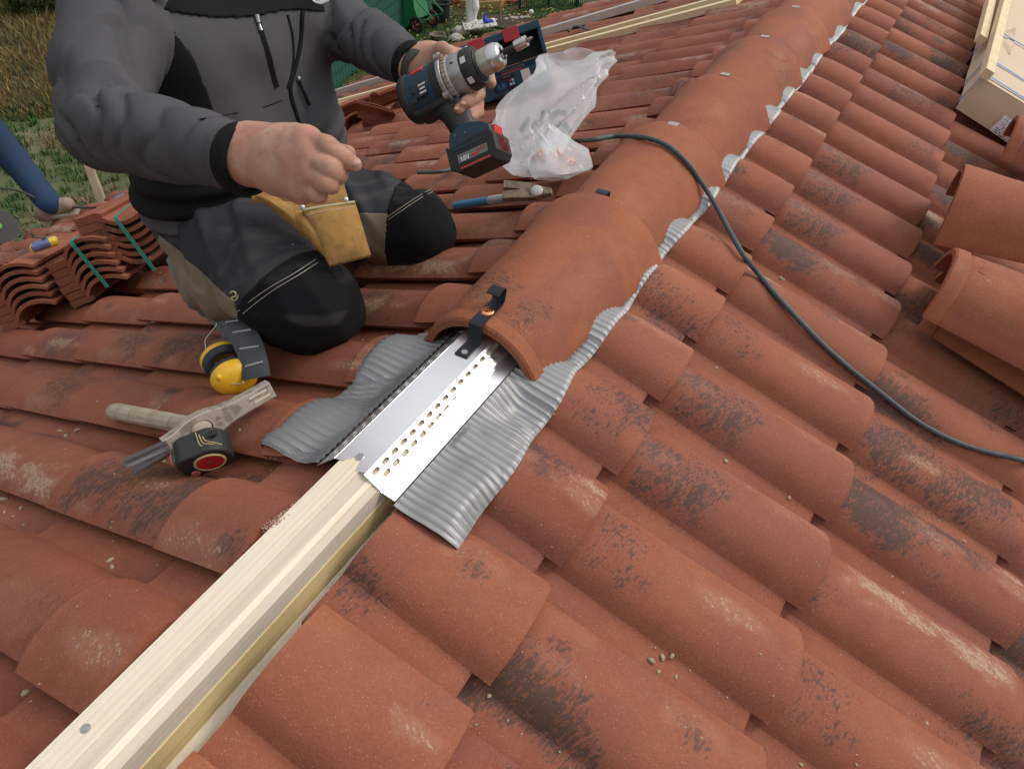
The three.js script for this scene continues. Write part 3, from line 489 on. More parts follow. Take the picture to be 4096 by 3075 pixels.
{ // cardboard box with blue strapping, paper slip
  const cardMap = tex(512, 512, (x, y) => lerp3([0.66, 0.54, 0.40], [0.57, 0.44, 0.31], 0.25 * vn(x * 3, y * 150) + 0.5 * fbm(x * 6, y * 6, 4)));
  const card = std(1, 1, 1, 0.85, { map: cardMap }), strapMat = std(0.10, 0.28, 0.62, 0.35);
  const g = thing('cardboard_box', 'long cardboard carton with blue strapping lying beside spare ridge tiles', 'box');
  const B = onR(3838, 419, 0.055); g.applyMatrix4(basis(SR, NR, V(0, 0, 1), B)); // x down slope, y up, z towards the camera
  const Wd = 0.62, Hh = 0.115, Ln = 1.75;
  mesh('carton', slabBox(Wd, Hh, Ln), card, g);
  function slabBox(w, h, l) { // slightly sagging box, 0..w, 0..h, 0..-l
    const q = new THREE.BoxGeometry(w, h, l, 14, 4, 24); q.translate(w / 2, h / 2, -l / 2); const p = q.attributes.position;
    for (let i = 0; i < p.count; i++) { const x = p.getX(i), y = p.getY(i), z = p.getZ(i); p.setXYZ(i, x + 0.006 * (vn(z * 5, y * 9) - 0.5), y + 0.012 * (vn(x * 6, z * 5 + 3) - 0.5) * (y > h * 0.5 ? 1 : 0.2), z + 0.010 * (vn(x * 8, y * 20 + 5) - 0.5)); } q.computeVertexNormals(); return toCreasedNormals(q, 0.6); }
  mesh('end_flap', slab(V(-0.004, -0.012, 0.012), V(Wd, -0.012, 0.014), V(Wd, Hh - 0.012, 0.004), V(0.002, Hh - 0.006, 0.004), 0.004, 0.006, 12, 4, 0.008, 3), card, g);
  mesh('torn_flap', slab(V(-0.006, Hh * 0.35, -0.55), V(0.08, Hh + 0.012, -0.5), V(0.09, Hh + 0.014, -0.85), V(-0.012, Hh * 0.4, -0.9), 0.004, 0.018, 8, 12, 0.03, 8), card, g);
  for (const z of [-0.035, -0.25, -0.72]) mesh('strap', merge([at(bx(Wd + 0.01, 0.0015, 0.013), Wd / 2, Hh + 0.0085, z), at(bx(0.0015, Hh + 0.012, 0.013), -0.007, Hh / 2 + 0.002, z)]), strapMat, g);
  const slip = tex(256, 128, (x, y, i, j) => { const l = ((y * 9) % 1); const row = Math.floor(y * 9), ink = l > 0.3 && l < 0.75 && vn(x * (26 + row * 5), row * 7.3) > 0.52 && x > 0.06 && x < [0.7, 0.9, 0.5, 0.8, 0.92, 0.6, 0.85, 0.4, 0.7][row % 9]; return ink ? [0.05, 0.05, 0.07] : [0.72, 0.70, 0.76]; });
  mesh('paper_slip', slab(V(0.145, -0.006, 0.034), V(0.245, -0.010, 0.038), V(0.24, 0.056, 0.028), V(0.15, 0.060, 0.026), 0.0008, 0.005, 10, 6, 0.006, 4), std(1, 1, 1, 0.7, { map: slip }), g);
  const t1 = mesh('timber_offcut', bx(0.036, 0.036, 1.7, 0.002), pineMat); tag(t1, 'upper pale timber length lying along the carton edge', 'timber', 'timber lengths beside the carton');
  const t2 = mesh('timber_offcut', bx(0.036, 0.036, 1.7, 0.002), pineMat); tag(t2, 'lower pale timber length whose sawn end sticks out past the carton', 'timber', 'timber lengths beside the carton');
  t1.applyMatrix4(basis(SR, NR, V(0, 0, 1), B).multiply(new THREE.Matrix4().makeTranslation(-0.045, 0.10, -1.38))); t1.rotateY(0.006);
  t2.applyMatrix4(basis(SR, NR, V(0, 0, 1), B).multiply(new THREE.Matrix4().makeTranslation(-0.0005, 0.142, -0.80))); t2.rotateY(-0.01);
}

// ---------------------------------------------------------------- things lying on the left slope
{ // timber lengths and an aluminium rail far up the left slope
  const bar = (name, a, b, w, h, mat, label, cat, grp) => { const d = b.clone().sub(a), L = d.length(), x = d.normalize(), z = x.clone().cross(NL).normalize(), y = z.clone().cross(x); const m = mesh(name, bx(L, h, w, 0.002), mat); m.applyMatrix4(basis(x, y, z, a.clone().add(b).multiplyScalar(0.5))); tag(m, label, cat, grp); };
  const alu = std(0.66, 0.68, 0.70, 0.4, { metalness: 0.7 });
  bar('aluminium_rail', V(-4.35, -1.62, -4.18), V(-1.12, -0.37, -4.26), 0.07, 0.05, alu, 'long straight grey aluminium rail lying across the far tiles', 'rail');
  bar('roof_batten', V(-3.55, -1.31, -3.44), V(-0.44, -0.115, -3.40), 0.05, 0.05, pineMat, 'pale roof batten next to the aluminium rail', 'batten', 'battens on the far slope');
  bar('roof_batten', V(-3.45, -1.28, -3.36), V(-0.42, -0.112, -3.27), 0.06, 0.035, pineMat, 'pale roof batten on the side of the tool case', 'batten', 'battens on the far slope');
  // crumpled glove on the battens
  const G = D(2520, 82, 4.9), gl = chain([[G, G.clone().add(V(0.10, 0.02, -0.02)), 0.035, 0.03], [G.clone().add(V(0.1, 0.02, -0.02)), G.clone().add(V(0.2, 0.05, -0.06)), 0.028, 0.014], [G.clone().add(V(0.08, 0.03, 0.0)), G.clone().add(V(0.16, 0.02, 0.07)), 0.02, 0.012]], 0.02);
  tag(mesh('work_glove', sdfMesh(p => gl(p) + 0.008 * (vn3(p.x * 40, p.y * 40, p.z * 40) - 0.5), G.clone().add(V(-0.06, -0.06, -0.12)), G.clone().add(V(0.26, 0.12, 0.12)), 0.008), std(0.33, 0.34, 0.33, 0.9)), 'crumpled grey work glove lying on the pale battens', 'glove');
  tag(mesh('cable_end', tube([[2275, 125], [2285, 112], [2310, 104], [2335, 112], [2362, 122]].map(([x, y]) => onL(x, y, 0.075)), 0.007, 24, 6), rubber), 'short end of black cable poking up beside the battens', 'cable');
}
{ // broken tiles by the knee
  const put = (px, py, h, e, len, v, label) => { const P = onL(px, py, h); const m = mesh('broken_tile', headTile(len, v, 'R'), clayMat); m.applyMatrix4(basis(V(0, 0, 1), NL, SL, P).multiply(new THREE.Matrix4().makeRotationFromEuler(new THREE.Euler(...e)))); tag(m, label, 'broken tile', 'broken tiles behind the worker'); };
  put(1480, 420, 0.10, [0.1, 1.25, 0.15], 0.30, 4, 'large broken tile piece leaning on the pale batten');
  put(1430, 470, 0.09, [-0.5, 0.5, 0.9], 0.22, 7, 'broken tile piece standing on its edge in the heap');
  put(1370, 500, 0.07, [0.35, 2.2, -0.3], 0.24, 2, 'broken tile piece tilted at the bottom of the heap');
  put(1350, 455, 0.08, [0.1, 0.9, 0.1], 0.26, 9, 'broken tile piece half hidden behind the worker knee');
}
{ // bundles of new tiles, strapped
  const strapMat = std(0.03, 0.26, 0.20, 0.4);
  const bundle = (T, yaw, flip, n, v0, label, group, su, slabel) => { // frame: x across, y out of the roof, z towards the visible ends
    const up = NL.clone(), U = V(0, 0, -1).applyAxisAngle(up, yaw), S = U.clone().cross(up), M = basis(U, up, S, T), fl = flip ? new THREE.Matrix4().makeTranslation(0, 0, -0.44).multiply(new THREE.Matrix4().makeRotationX(Math.PI)) : new THREE.Matrix4();
    const ord = ['bottom', 'second', 'third', 'fourth', 'fifth', 'topmost']; for (let k = 0; k < n; k++) { const m = mesh('stacked_tile', tileVar[(k * 7 + v0) % 20], clayMat); m.applyMatrix4(M.clone().multiply(new THREE.Matrix4().makeTranslation(rr(-0.003, 0.003) + (flip ? 0.0 : 0), k * 0.0265, rr(-0.004, 0.004) - 0.003 * k)).multiply(fl)); tag(m, label.replace('new clay tile', ord[k] + (k && k < 5 ? ' clay tile up' : ' clay tile')), 'roof tile', group); }
    const yt = flip ? (n - 1) * 0.0265 + 0.020 : (n - 1) * 0.0265 + 0.0525, yb = flip ? -0.05 : 0.01, P = [V(su, yt, -0.40), V(su, yt, -0.2), V(su, yt, -0.012), V(su, yt - 0.002, 0.004), V(su, yt - 0.012, 0.008), V(su + 0.01, (yt + yb) / 2, 0.009), V(su + 0.02, yb, 0.009)];
    if (su < -1) return;
    const m = mesh('packing_strap', ribbon(curve(P, false, 0.1).getPoints(40), 0.013, 0.0012, V(1, 0, 0)), strapMat); m.applyMatrix4(M); tag(m, slabel, 'strap', 'green packing straps'); };
  const T1 = onL(339, 1190, 0.066); bundle(T1.clone().addScaledVector(V(0, 0, -1).applyAxisAngle(NL, -0.92), -0.262), -0.92, false, 6, 9, 'new clay tile in the strapless bundle farthest from the worker', 'bundle of tiles without strap', -9, '');
  bundle(T1, -0.92, false, 6, 3, 'new clay tile in the strapped bundle with barrels upward', 'strapped bundle of tiles, barrels up', 0.075, 'green packing strap over the bundle with the yellow tool on it');
  bundle(onL(500, 1058, 0.118), -0.86, true, 6, 1, 'new clay tile in the strapped bundle with barrels downward', 'strapped bundle of tiles, barrels down', 0.06, 'green packing strap over the bundle next to the worker');
  // hand tool on top of the bundle
  const t = thing('chalk_reel', 'small yellow and blue hand tool lying on the tile bundle', 'hand tool');
  const C0 = D(176, 978, 2.33); t.applyMatrix4(basis(V(0.55, 0.15, -0.82).normalize(), V(-0.20, 0.975, 0.04).normalize(), V(0.55, 0.15, -0.82).normalize().cross(V(-0.20, 0.975, 0.04).normalize()), C0));
  mesh('case', at(bx(0.088, 0.028, 0.042, 0.012), 0, 0.0, 0), std(0.75, 0.53, 0.03, 0.4), t); mesh('grip', at(bx(0.062, 0.024, 0.048, 0.010), -0.006, 0.004, 0.002), std(0.12, 0.15, 0.33, 0.5), t);
  mesh('crank', merge([at(cyl(0.006, 0.006, 0.008, 12), 0.01, 0.02, 0), rod(V(0.01, 0.022, 0), V(-0.012, 0.036, 0.01), 0.003), rod(V(-0.012, 0.034, 0.01), V(-0.012, 0.052, 0.01), 0.004)]), rubber, t);
  const t2 = thing('knife_case', 'small blue and black tool half hidden beside the worker thigh', 'hand tool');
  const C1 = onL(482, 800, 0.075); t2.applyMatrix4(basis(V(0.5, 0.2, -0.84).normalize(), V(-0.3, 0.95, 0.05).normalize(), V(0.5, 0.2, -0.84).normalize().cross(V(-0.3, 0.95, 0.05).normalize()), C1));
  mesh('case', bx(0.13, 0.04, 0.06, 0.01), std(0.03, 0.035, 0.04, 0.5), t2); mesh('blue_cover', at(bx(0.06, 0.045, 0.05, 0.008), 0.005, 0.006, 0), std(0.04, 0.22, 0.45, 0.4), t2);
}
{ // ear muffs
  const t = thing('ear_muffs', 'yellow ear muffs with a wide black headband lying on the tiles', 'ear muffs');
  const black = std(0.050, 0.057, 0.064, 0.5), yel = phys(0.80, 0.47, 0.02, 0.38, { clearcoat: 0.2 }), foam = std(0.035, 0.037, 0.045, 0.7), wireM = std(0.55, 0.53, 0.50, 0.35, { metalness: 1 });
  const k = 0.2408, q = (x, y, d) => D(750 + x * k, 1200 + y * k, 1.352 + (d - 1.352) * 0.8 - 0.012);
  const far = q(610, 1000, 1.455), near = q(765, 1245, 1.395), ax = near.clone().sub(far).normalize();
  const side = RX.clone().addScaledVector(ax, -RX.dot(ax)).normalize(), up = ax.clone().cross(side);
  const shell = (c, s) => { const pr = [[0.0001, 0.036], [0.014, 0.0355], [0.027, 0.032], [0.036, 0.025], [0.0405, 0.015], [0.041, 0.004], [0.039, 0]].map(a => new THREE.Vector2(...a)); const g = new THREE.LatheGeometry(pr, 32); g.scale(1.12, 0.9, 0.9); return xf(g, basis(side, ax.clone().multiplyScalar(s), up.clone().multiplyScalar(s), c)); };
  const ring = (c, s) => { const pr = [[0.022, 0.002], [0.022, 0.010], [0.026, 0.015], [0.033, 0.016], [0.039, 0.012], [0.0405, 0.004], [0.0395, -0.001]].map(a => new THREE.Vector2(...a)); const g = new THREE.LatheGeometry(pr, 32); g.scale(1.10, 1, 0.9); return xf(g, basis(side, ax.clone().multiplyScalar(-s), up.clone().multiplyScalar(-s), c)); };
  for (const [c, s] of [[far, -1], [near, 1]]) { const cup = mesh('ear_cup', fixWinding(toCreasedNormals(shell(c, s), 0.9)), yel, t); mesh('cushion', fixWinding(toCreasedNormals(ring(c, s), 0.9)), foam, cup); }
  // band
  const Lp = [[490, 372, 1.480], [575, 440, 1.452], [640, 560, 1.425], [760, 780, 1.392], [850, 1000, 1.372], [888, 1180, 1.362], [903, 1335, 1.362]].map(a => q(...a)), Rp = [[930, 285, 1.470], [1050, 370, 1.440], [1135, 480, 1.415], [1243, 700, 1.382], [1320, 980, 1.362], [1345, 1130, 1.355], [1360, 1255, 1.355]].map(a => q(...a));
  const cl = curve(Lp).getPoints(30), cr = curve(Rp).getPoints(30), pos = [], idx = []; const th = 0.0045;
  for (let i = 0; i <= 30; i++) { const w = cr[i].clone().sub(cl[i]), tg2 = cl[Math.min(30, i + 1)].clone().sub(cl[Math.max(0, i - 1)]), n = w.clone().cross(tg2).normalize(); for (const [s, o] of [[0, 0], [0.06, 0.0016], [0.5, 0.003], [0.94, 0.0016], [1, 0], [1, -th], [0, -th]]) { const p = cl[i].clone().addScaledVector(w, s).addScaledVector(n, -o); pos.push(p.x, p.y, p.z); } }
  for (let i = 0; i < 30; i++) for (let j = 0; j < 7; j++) { const a = i * 7 + j, b = i * 7 + (j + 1) % 7; idx.push(a, b, a + 7, b, b + 7, a + 7); }
  for (const e of [0, 210]) for (let j = 1; j < 6; j++) idx.push(e, e + j, e + j + 1);
  let g = new THREE.BufferGeometry(); g.setAttribute('position', new THREE.Float32BufferAttribute(pos, 3)); g.setIndex(idx); g = fixWinding(toCreasedNormals(g, 0.6));
  const bd = mesh('headband', g, black, t);
  for (const [a, b] of [[[640, 380], [925, 322]], [[765, 552], [1055, 485]], [[885, 828], [1180, 745]], [[965, 1115], [1258, 1030]]]) { const dd = (y) => mix(1.462, 1.352, sstep(330, 1150, y)); const A = q(a[0], a[1], 0), f = (pt) => { const r = q(pt[0], pt[1], 1).sub(CAM); let best = 9, bp = null; for (let i = 0; i < 30; i++) for (let s = 0; s <= 20; s++) { const p = cl[i].clone().lerp(cr[i], s / 20), e = p.clone().sub(CAM), t2 = e.dot(r) / r.lengthSq(); const m = e.addScaledVector(r, -t2).length(); if (m < best) { best = m; bp = p; } } return bp.addScaledVector(RZ, 0.0035); };
    mesh('rib', rod(f(a), f(b), 0.0022, 0.0022, 8), std(0.34, 0.36, 0.37, 0.5), bd); }
  mesh('wire', tube([q(478, 380, 1.478), q(468, 430, 1.478), q(380, 540, 1.480), q(294, 660, 1.480), q(294, 760, 1.474), q(300, 860, 1.468)], 0.0013, 40, 6), wireM, t);
  mesh('wire', tube([q(925, 1350, 1.362), q(912, 1384, 1.360), q(820, 1396, 1.358), q(640, 1386, 1.360)], 0.0013, 30, 6), wireM, t);
  for (const [a, b, c] of [[[300, 850, 1.468], [303, 1080, 1.462], [350, 1130, 1.46]], [[650, 1392, 1.36], [560, 1330, 1.352], [530, 1262, 1.35]]]) { const j = mesh('hinge', merge([rod(q(...a), q(...b), 0.0048), rod(q(...b), q(...c), 0.0052, 0.004)]), black, t); mesh('hinge_cap', new THREE.SphereGeometry(0.006, 12, 8).scale(1, 1.3, 1).applyMatrix4(new THREE.Matrix4().setPosition(a[0] < 400 ? q(300, 1100, 1.456) : q(520, 1290, 1.346))), yel, j); }
}
// ---------------------------------------------------------------- hammers and tape
const dirtySteel = std(1, 1, 1, 0.55, { metalness: 0.35, map: tex(256, 256, (x, y) => lerp3(lerp3([0.44, 0.39, 0.32], [0.56, 0.51, 0.42], fbm(x * 8, y * 8, 4)), [0.13, 0.11, 0.095], 0.55 * sstep(0.52, 0.72, fbm(x * 9 + 3, y * 7, 5)))), bumpMap: grainMap, bumpScale: 0.0008 });
const oldWood = std(1, 1, 1, 0.8, { map: woodTex(51, [0.52, 0.45, 0.33], [0.30, 0.25, 0.17], [], 0.4, 0.1), bumpMap: grainMap, bumpScale: 0.0006 });
const dullSteel = std(0.20, 0.18, 0.19, 0.45, { metalness: 0.7 });
function hammerHead(t, eye, xh, yh, zh, cl = 0.124, cw = 0.011, sp = 0.0035) { // local: x towards the face, y out of the eye (along the handle), z sideways
  const M = basis(xh, yh, zh, eye);
  const sh = new THREE.Shape(); sh.moveTo(0.134, 0.0125); sh.lineTo(0.134, -0.0125); sh.lineTo(0.085, -0.0125); sh.quadraticCurveTo(0.045, -0.013, 0.024, -0.021); sh.quadraticCurveTo(0, -0.026, -0.024, -0.0205); sh.quadraticCurveTo(-0.04, -0.014, -0.06, -0.0135); sh.lineTo(-0.06, 0.0135); sh.quadraticCurveTo(-0.04, 0.014, -0.024, 0.0205); sh.quadraticCurveTo(0, 0.026, 0.024, 0.021); sh.quadraticCurveTo(0.045, 0.013, 0.085, 0.0125); sh.closePath();
  const hole = new THREE.Path(); hole.absellipse(0, 0, 0.019, 0.0155, 0, Math.PI * 2, true); sh.holes.push(hole);
  const g = new THREE.ExtrudeGeometry(sh, { depth: 0.024, bevelEnabled: true, bevelSize: 0.0022, bevelThickness: 0.0022, bevelSegments: 2, curveSegments: 10 }); g.translate(0, 0, -0.012); g.rotateX(-Math.PI / 2); // shape plane -> xz
  const uv = g.attributes.uv; for (let i = 0; i < uv.count; i++) uv.setXY(i, uv.getX(i) * 7, uv.getY(i) * 7);
  const h = mesh('head', xf(g, M), dirtySteel, t);
  for (const s of [-1, 1]) mesh('claw', xf(fixWinding(toCreasedNormals(slab(V(-0.056, 0.011, s * 0.0145), V(-0.056, 0.011, s * 0.0025), V(-cl, 0.0005, s * (sp + 0.004)), V(-cl, 0.0005, s * (sp + 0.004 + cw)), 0.020, 0.002, 4, 8), 0.5)), M), dullSteel, h);
  mesh('face_groove', xf(merge([at(bx(0.030, 0.0012, 0.0045), 0.112, 0.0145, 0.0045), at(bx(0.034, 0.0012, 0.0035), 0.108, 0.0145, -0.006)]), M), std(0.60, 0.54, 0.43, 0.7), h);
  return M;
}
{
  const t = thing('claw_hammer', 'dirty claw hammer with bare wooden handle beside the tape measure', 'hammer');
  const eye = D(799, 1710, 1.195), face = D(929, 1612, 1.235), claw = D(540, 1828, 1.155), tail = hit('L', 449, 1642, 0.016);
  const xh = face.clone().sub(claw).normalize(); let yh = eye.clone().sub(tail).normalize(); const zh = xh.clone().cross(yh).normalize(); yh = zh.clone().cross(xh);
  hammerHead(t, eye, xh, yh, zh);
  const hd = eye.clone().sub(tail).normalize();
  const pr = [[0.0001, 0], [0.011, 0.001], [0.0155, 0.006], [0.0168, 0.02], [0.0160, 0.10], [0.0150, 0.2], [0.0155, 0.24], [0.0150, 0.27]].map(a => new THREE.Vector2(...a)); const L = tail.distanceTo(eye) + 0.012; const lg = new THREE.LatheGeometry(pr.map(p => new THREE.Vector2(p.x, p.y * L / 0.27)), 24); lg.scale(1, 1, 1.15);
  const q = new THREE.Quaternion().setFromUnitVectors(V(0, 1, 0), hd); lg.applyQuaternion(q); lg.translate(tail.x, tail.y, tail.z); mesh('handle', fixWinding(toCreasedNormals(lg, 0.8)), oldWood, t);
  mesh('handle_end', xf(new THREE.SphereGeometry(0.0165, 20, 10, 0, Math.PI * 2, 0, Math.PI / 2).scale(1.1, 0.35, 0.92), basis(xh, yh, zh, eye.clone().addScaledVector(yh, 0.011))), std(0.62, 0.54, 0.42, 0.8, { bumpMap: grainMap, bumpScale: 0.001 }), t);
}
{
  const t = thing('claw_hammer', 'claw hammer with worn blue handle lying between the worker and the ridge', 'hammer');
  const a = hit('L', 1781, 829, 0.014), eye = D(2150, 772, 1.745), tail = eye.clone().add(a.clone().sub(eye).normalize().multiplyScalar(0.36)); const hd = eye.clone().sub(tail).normalize();
  const xh = RX.clone().multiplyScalar(0.97).addScaledVector(RZ, 0.22).normalize(); let zh = RZ.clone().multiplyScalar(0.9).addScaledVector(RY, 0.25); zh.addScaledVector(xh, -zh.dot(xh)).normalize(); const yh = zh.clone().cross(xh), M = basis(xh, yh, zh, eye.clone().addScaledVector(zh, 0.004));
  const e = 0.0003, cs = new THREE.Shape([[-287, 118], [-287, 55], [-145, 33], [-138, 27], [-145, 20], [-287, 20], [-287, -45], [-60, -52], [0, -50], [50, -32], [118, -26], [118, 16], [45, 34], [-20, 62], [-60, 76], [-140, 95]].map(([x, y]) => new THREE.Vector2(x * e, y * e)));
  const cg = new THREE.ExtrudeGeometry(cs, { depth: 0.016, bevelEnabled: true, bevelSize: 0.0015, bevelThickness: 0.0015, bevelSegments: 2 }); cg.translate(0, 0, -0.010); { const uv = cg.attributes.uv; for (let k = 0; k < uv.count; k++) uv.setXY(k, uv.getX(k) * 7, uv.getY(k) * 7); }
  mesh('head', xf(cg, M), std(1, 1, 1, 0.6, { metalness: 0.2, map: tex(256, 256, (x, y) => lerp3(lerp3([0.22, 0.16, 0.10], [0.36, 0.30, 0.22], fbm(x * 10, y * 10, 4)), [0.10, 0.06, 0.04], 0.6 * sstep(0.5, 0.7, fbm(x * 18 + 3, y * 16, 4)))), bumpMap: grainMap, bumpScale: 0.001 }), t);
  const u = (s) => tail.clone().addScaledVector(hd, s), Lh = tail.distanceTo(eye) - 0.06;
  mesh('handle', rod(u(0), u(Lh * 0.55), 0.0125, 0.0125, 16), phys(0.01, 0.20, 0.36, 0.35, { clearcoat: 0.3 }), t);
  mesh('handle_tip', rod(u(Lh * 0.551), u(Lh + 0.05), 0.0125, 0.0125, 16), std(0.42, 0.44, 0.44, 0.5), t);
  mesh('handle_end', xf(new THREE.SphereGeometry(0.015, 18, 8, 0, Math.PI * 2, 0, Math.PI / 2).scale(1.1, 0.4, 1), basis(xh, zh, yh.clone().negate(), eye.clone().addScaledVector(zh, 0.0115))), std(0.50, 0.50, 0.48, 0.5), t);
}
{
  const t = thing('tape_measure', 'black rubber tape measure with red centre leaning on the hammer head', 'tape measure');
  const c = D(818, 1806, 1.165); const a = RX.clone().multiplyScalar(0.36).addScaledVector(RY, -0.80).addScaledVector(RZ, 0.48).normalize(); let b = RX.clone().multiplyScalar(0.92).addScaledVector(RY, 0.36).addScaledVector(RZ, -0.05); b.addScaledVector(a, -b.dot(a)).normalize(); const e = a.clone().cross(b); // a: axis out of the red face, b: along, e: up-ish
  t.applyMatrix4(basis(b, e, a, c));
  const blk = std(0.022, 0.024, 0.024, 0.55, { bumpMap: grainMap, bumpScale: 0.0006 }), red = std(0.50, 0.015, 0.02, 0.5), trim = std(0.50, 0.40, 0.20, 0.6), pink = std(0.62, 0.14, 0.12, 0.5);
  const s = new THREE.Shape(); s.moveTo(-0.040, -0.026); s.lineTo(0.020, -0.030); s.bezierCurveTo(0.046, -0.030, 0.046, 0.030, 0.014, 0.031); s.lineTo(-0.022, 0.031); s.quadraticCurveTo(-0.036, 0.030, -0.040, 0.012); s.closePath();
  const g = new THREE.ExtrudeGeometry(s, { depth: 0.036, bevelEnabled: true, bevelSize: 0.004, bevelThickness: 0.005, bevelSegments: 3, curveSegments: 12 }); g.translate(0, 0, -0.018);
  const body = mesh('case', g, blk, t);
  mesh('red_disc', at(cyl(0.022, 0.022, 0.002, 28), 0.006, 0.0, 0.0235, Math.PI / 2), red, t); mesh('rim', at(new THREE.TorusGeometry(0.0235, 0.0024, 8, 32), 0.006, 0, 0.0232), trim, t);
  mesh('red_disc', at(cyl(0.022, 0.022, 0.002, 28), 0.006, 0.0, -0.0235, Math.PI / 2), red, t); mesh('rim', at(new THREE.TorusGeometry(0.0235, 0.0024, 8, 32), 0.006, 0, -0.0232), trim, t);
  mesh('screw', at(cyl(0.003, 0.003, 0.002, 6), 0.008, 0.002, 0.0246, Math.PI / 2), dullSteel, t);
  for (const [r, z] of [[0.0, 0.012], [0.005, 0.006], [0.010, 0]]) mesh('grip_line', tube([V(0.006 + r, 0.0352, -0.006 - z), V(0.010 + r, 0.0350, 0.004 + z * 0.3), V(0.022 + r * 0.8, 0.0318, 0.010 + z * 0.2), V(0.033 + r * 0.5, 0.024 - r * 0.5, 0.012 + z * 0.2)], 0.0009, 16, 5), trim, t);
  const btn = mesh('lock_button', at(bx(0.012, 0.020, 0.018, 0.004), -0.040, 0.014, 0.003, 0, 0, 0.2), std(0.10, 0.12, 0.14, 0.6), t); mesh('button_rim', at(new THREE.TorusGeometry(0.011, 0.0012, 6, 24).scale(1, 1.1, 1), -0.0455, 0.014, 0.003, 0, Math.PI / 2, 0), pink, t);
  for (let k = 0; k < 5; k++) mesh('grip_line', at(bx(0.003, 0.0016, 0.016), -0.0435, -0.004 - k * 0.004, 0.006), trim, t);
  mesh('side_button', at(cyl(0.007, 0.008, 0.003, 20), -0.028, -0.016, 0.0235, Math.PI / 2), pink, t);
  mesh('end_hook', at(bx(0.002, 0.016, 0.016, 0.0005), -0.047, -0.022, -0.008, 0, 0, 0.2), dullSteel, t); mesh('belt_lug', at(bx(0.018, 0.008, 0.012, 0.003), 0.030, 0.032, -0.006), blk, t);
}
// ---------------------------------------------------------------- the kneeling worker
const skinMap = tex(384, 384, (x, y) => { let c = lerp3([0.47, 0.235, 0.155], [0.60, 0.345, 0.24], fbm(x * 14, y * 14, 4)); c = lerp3(c, [0.50, 0.19, 0.14], 0.5 * sstep(0.48, 0.72, fbm(x * 7 + 9, y * 7, 3))); c = lerp3(c, [0.30, 0.18, 0.125], 0.3 * sstep(0.60, 0.78, fbm(x * 26 + 2, y * 26, 4))); return lerp3(c, [0.62, 0.45, 0.36], 0.35 * sstep(0.62, 0.8, fbm(x * 11 + 30, y * 11, 3))); });
const skin = phys(1, 1, 1, 0.62, { map: skinMap, bumpMap: grainMap, bumpScale: 0.0011 });
const weave = tex(512, 512, (x, y, i, j) => 0.5 + 0.25 * (((i >> 1) + (j >> 1)) & 1 ? 1 : -1) + 0.35 * (vn(x * 128, y * 128) - 0.5), false); weave.repeat.set(4, 4);
const cloth = (r, g, b, rough = 0.9) => phys(1, 1, 1, rough, { specularIntensity: 0.25, map: tex(256, 256, (x, y) => { const k = 0.86 + 0.28 * fbm(x * 5, y * 5, 4); return [r * k, g * k, b * k]; }), bumpMap: weave, bumpScale: 0.0003 });
const dusty = (r, g, b, d, amt) => phys(1, 1, 1, 0.92, { specularIntensity: 0.25, map: tex(512, 512, (x, y) => { const k = 0.85 + 0.3 * fbm(x * 8, y * 8, 4); return lerp3([r * k, g * k, b * k], d, amt * sstep(0.46, 0.74, fbm(x * 7 + 4, y * 7 + 2, 4)) + 0.10 * vn(x * 200, y * 200) * amt); }), bumpMap: weave, bumpScale: 0.0003 });
const jacketMat = cloth(0.086, 0.085, 0.092), blackMat = cloth(0.011, 0.0115, 0.0125, 0.8), trouserMat = dusty(0.050, 0.052, 0.061, [0.12, 0.11, 0.10], 0.45), kneeMat = dusty(0.011, 0.012, 0.014, [0.09, 0.083, 0.078], 0.3), beigeMat = dusty(0.23, 0.185, 0.135, [0.34, 0.29, 0.23], 0.5);
const leatherMat = std(1, 1, 1, 0.9, { map: tex(512, 512, (x, y) => lerp3(lerp3([0.43, 0.225, 0.058], [0.54, 0.31, 0.10], fbm(x * 6, y * 6, 4)), [0.30, 0.17, 0.06], 0.6 * sstep(0.55, 0.75, fbm(x * 9 + 5, y * 9, 4)))), bumpMap: grainMap, bumpScale: 0.0009 });
const threadMat = std(0.55, 0.50, 0.42, 0.8), tealThread = std(0.6, 0.52, 0.3, 0.8);

const J = { rSh: V(-0.82, 0.47, -0.24), lSh: V(-0.86, 0.50, -0.66), neck: V(-0.90, 0.55, -0.46), rEl: D(412, 488, 1.135), rWr: D(985, 640, 0.985), lEl: V(-0.69, 0.325, -0.69), lWr: D(1660, 268, 1.43),
  chR: V(-0.80, 0.34, -0.30), chL: V(-0.82, 0.34, -0.58), beR: V(-0.76, 0.13, -0.31), beL: V(-0.78, 0.12, -0.52), hpR: V(-0.80, 0.0, -0.26), hpL: V(-0.83, -0.02, -0.50), rKn: D(1235, 1205, 1.42), lKn: D(1670, 930, 1.72), rAn: D(850, 1120, 1.60), lAn: V(-0.80, -0.24, -0.60) };
const worker = thing('person', 'kneeling roofer in grey softshell jacket and black work trousers holding a drill', 'person');
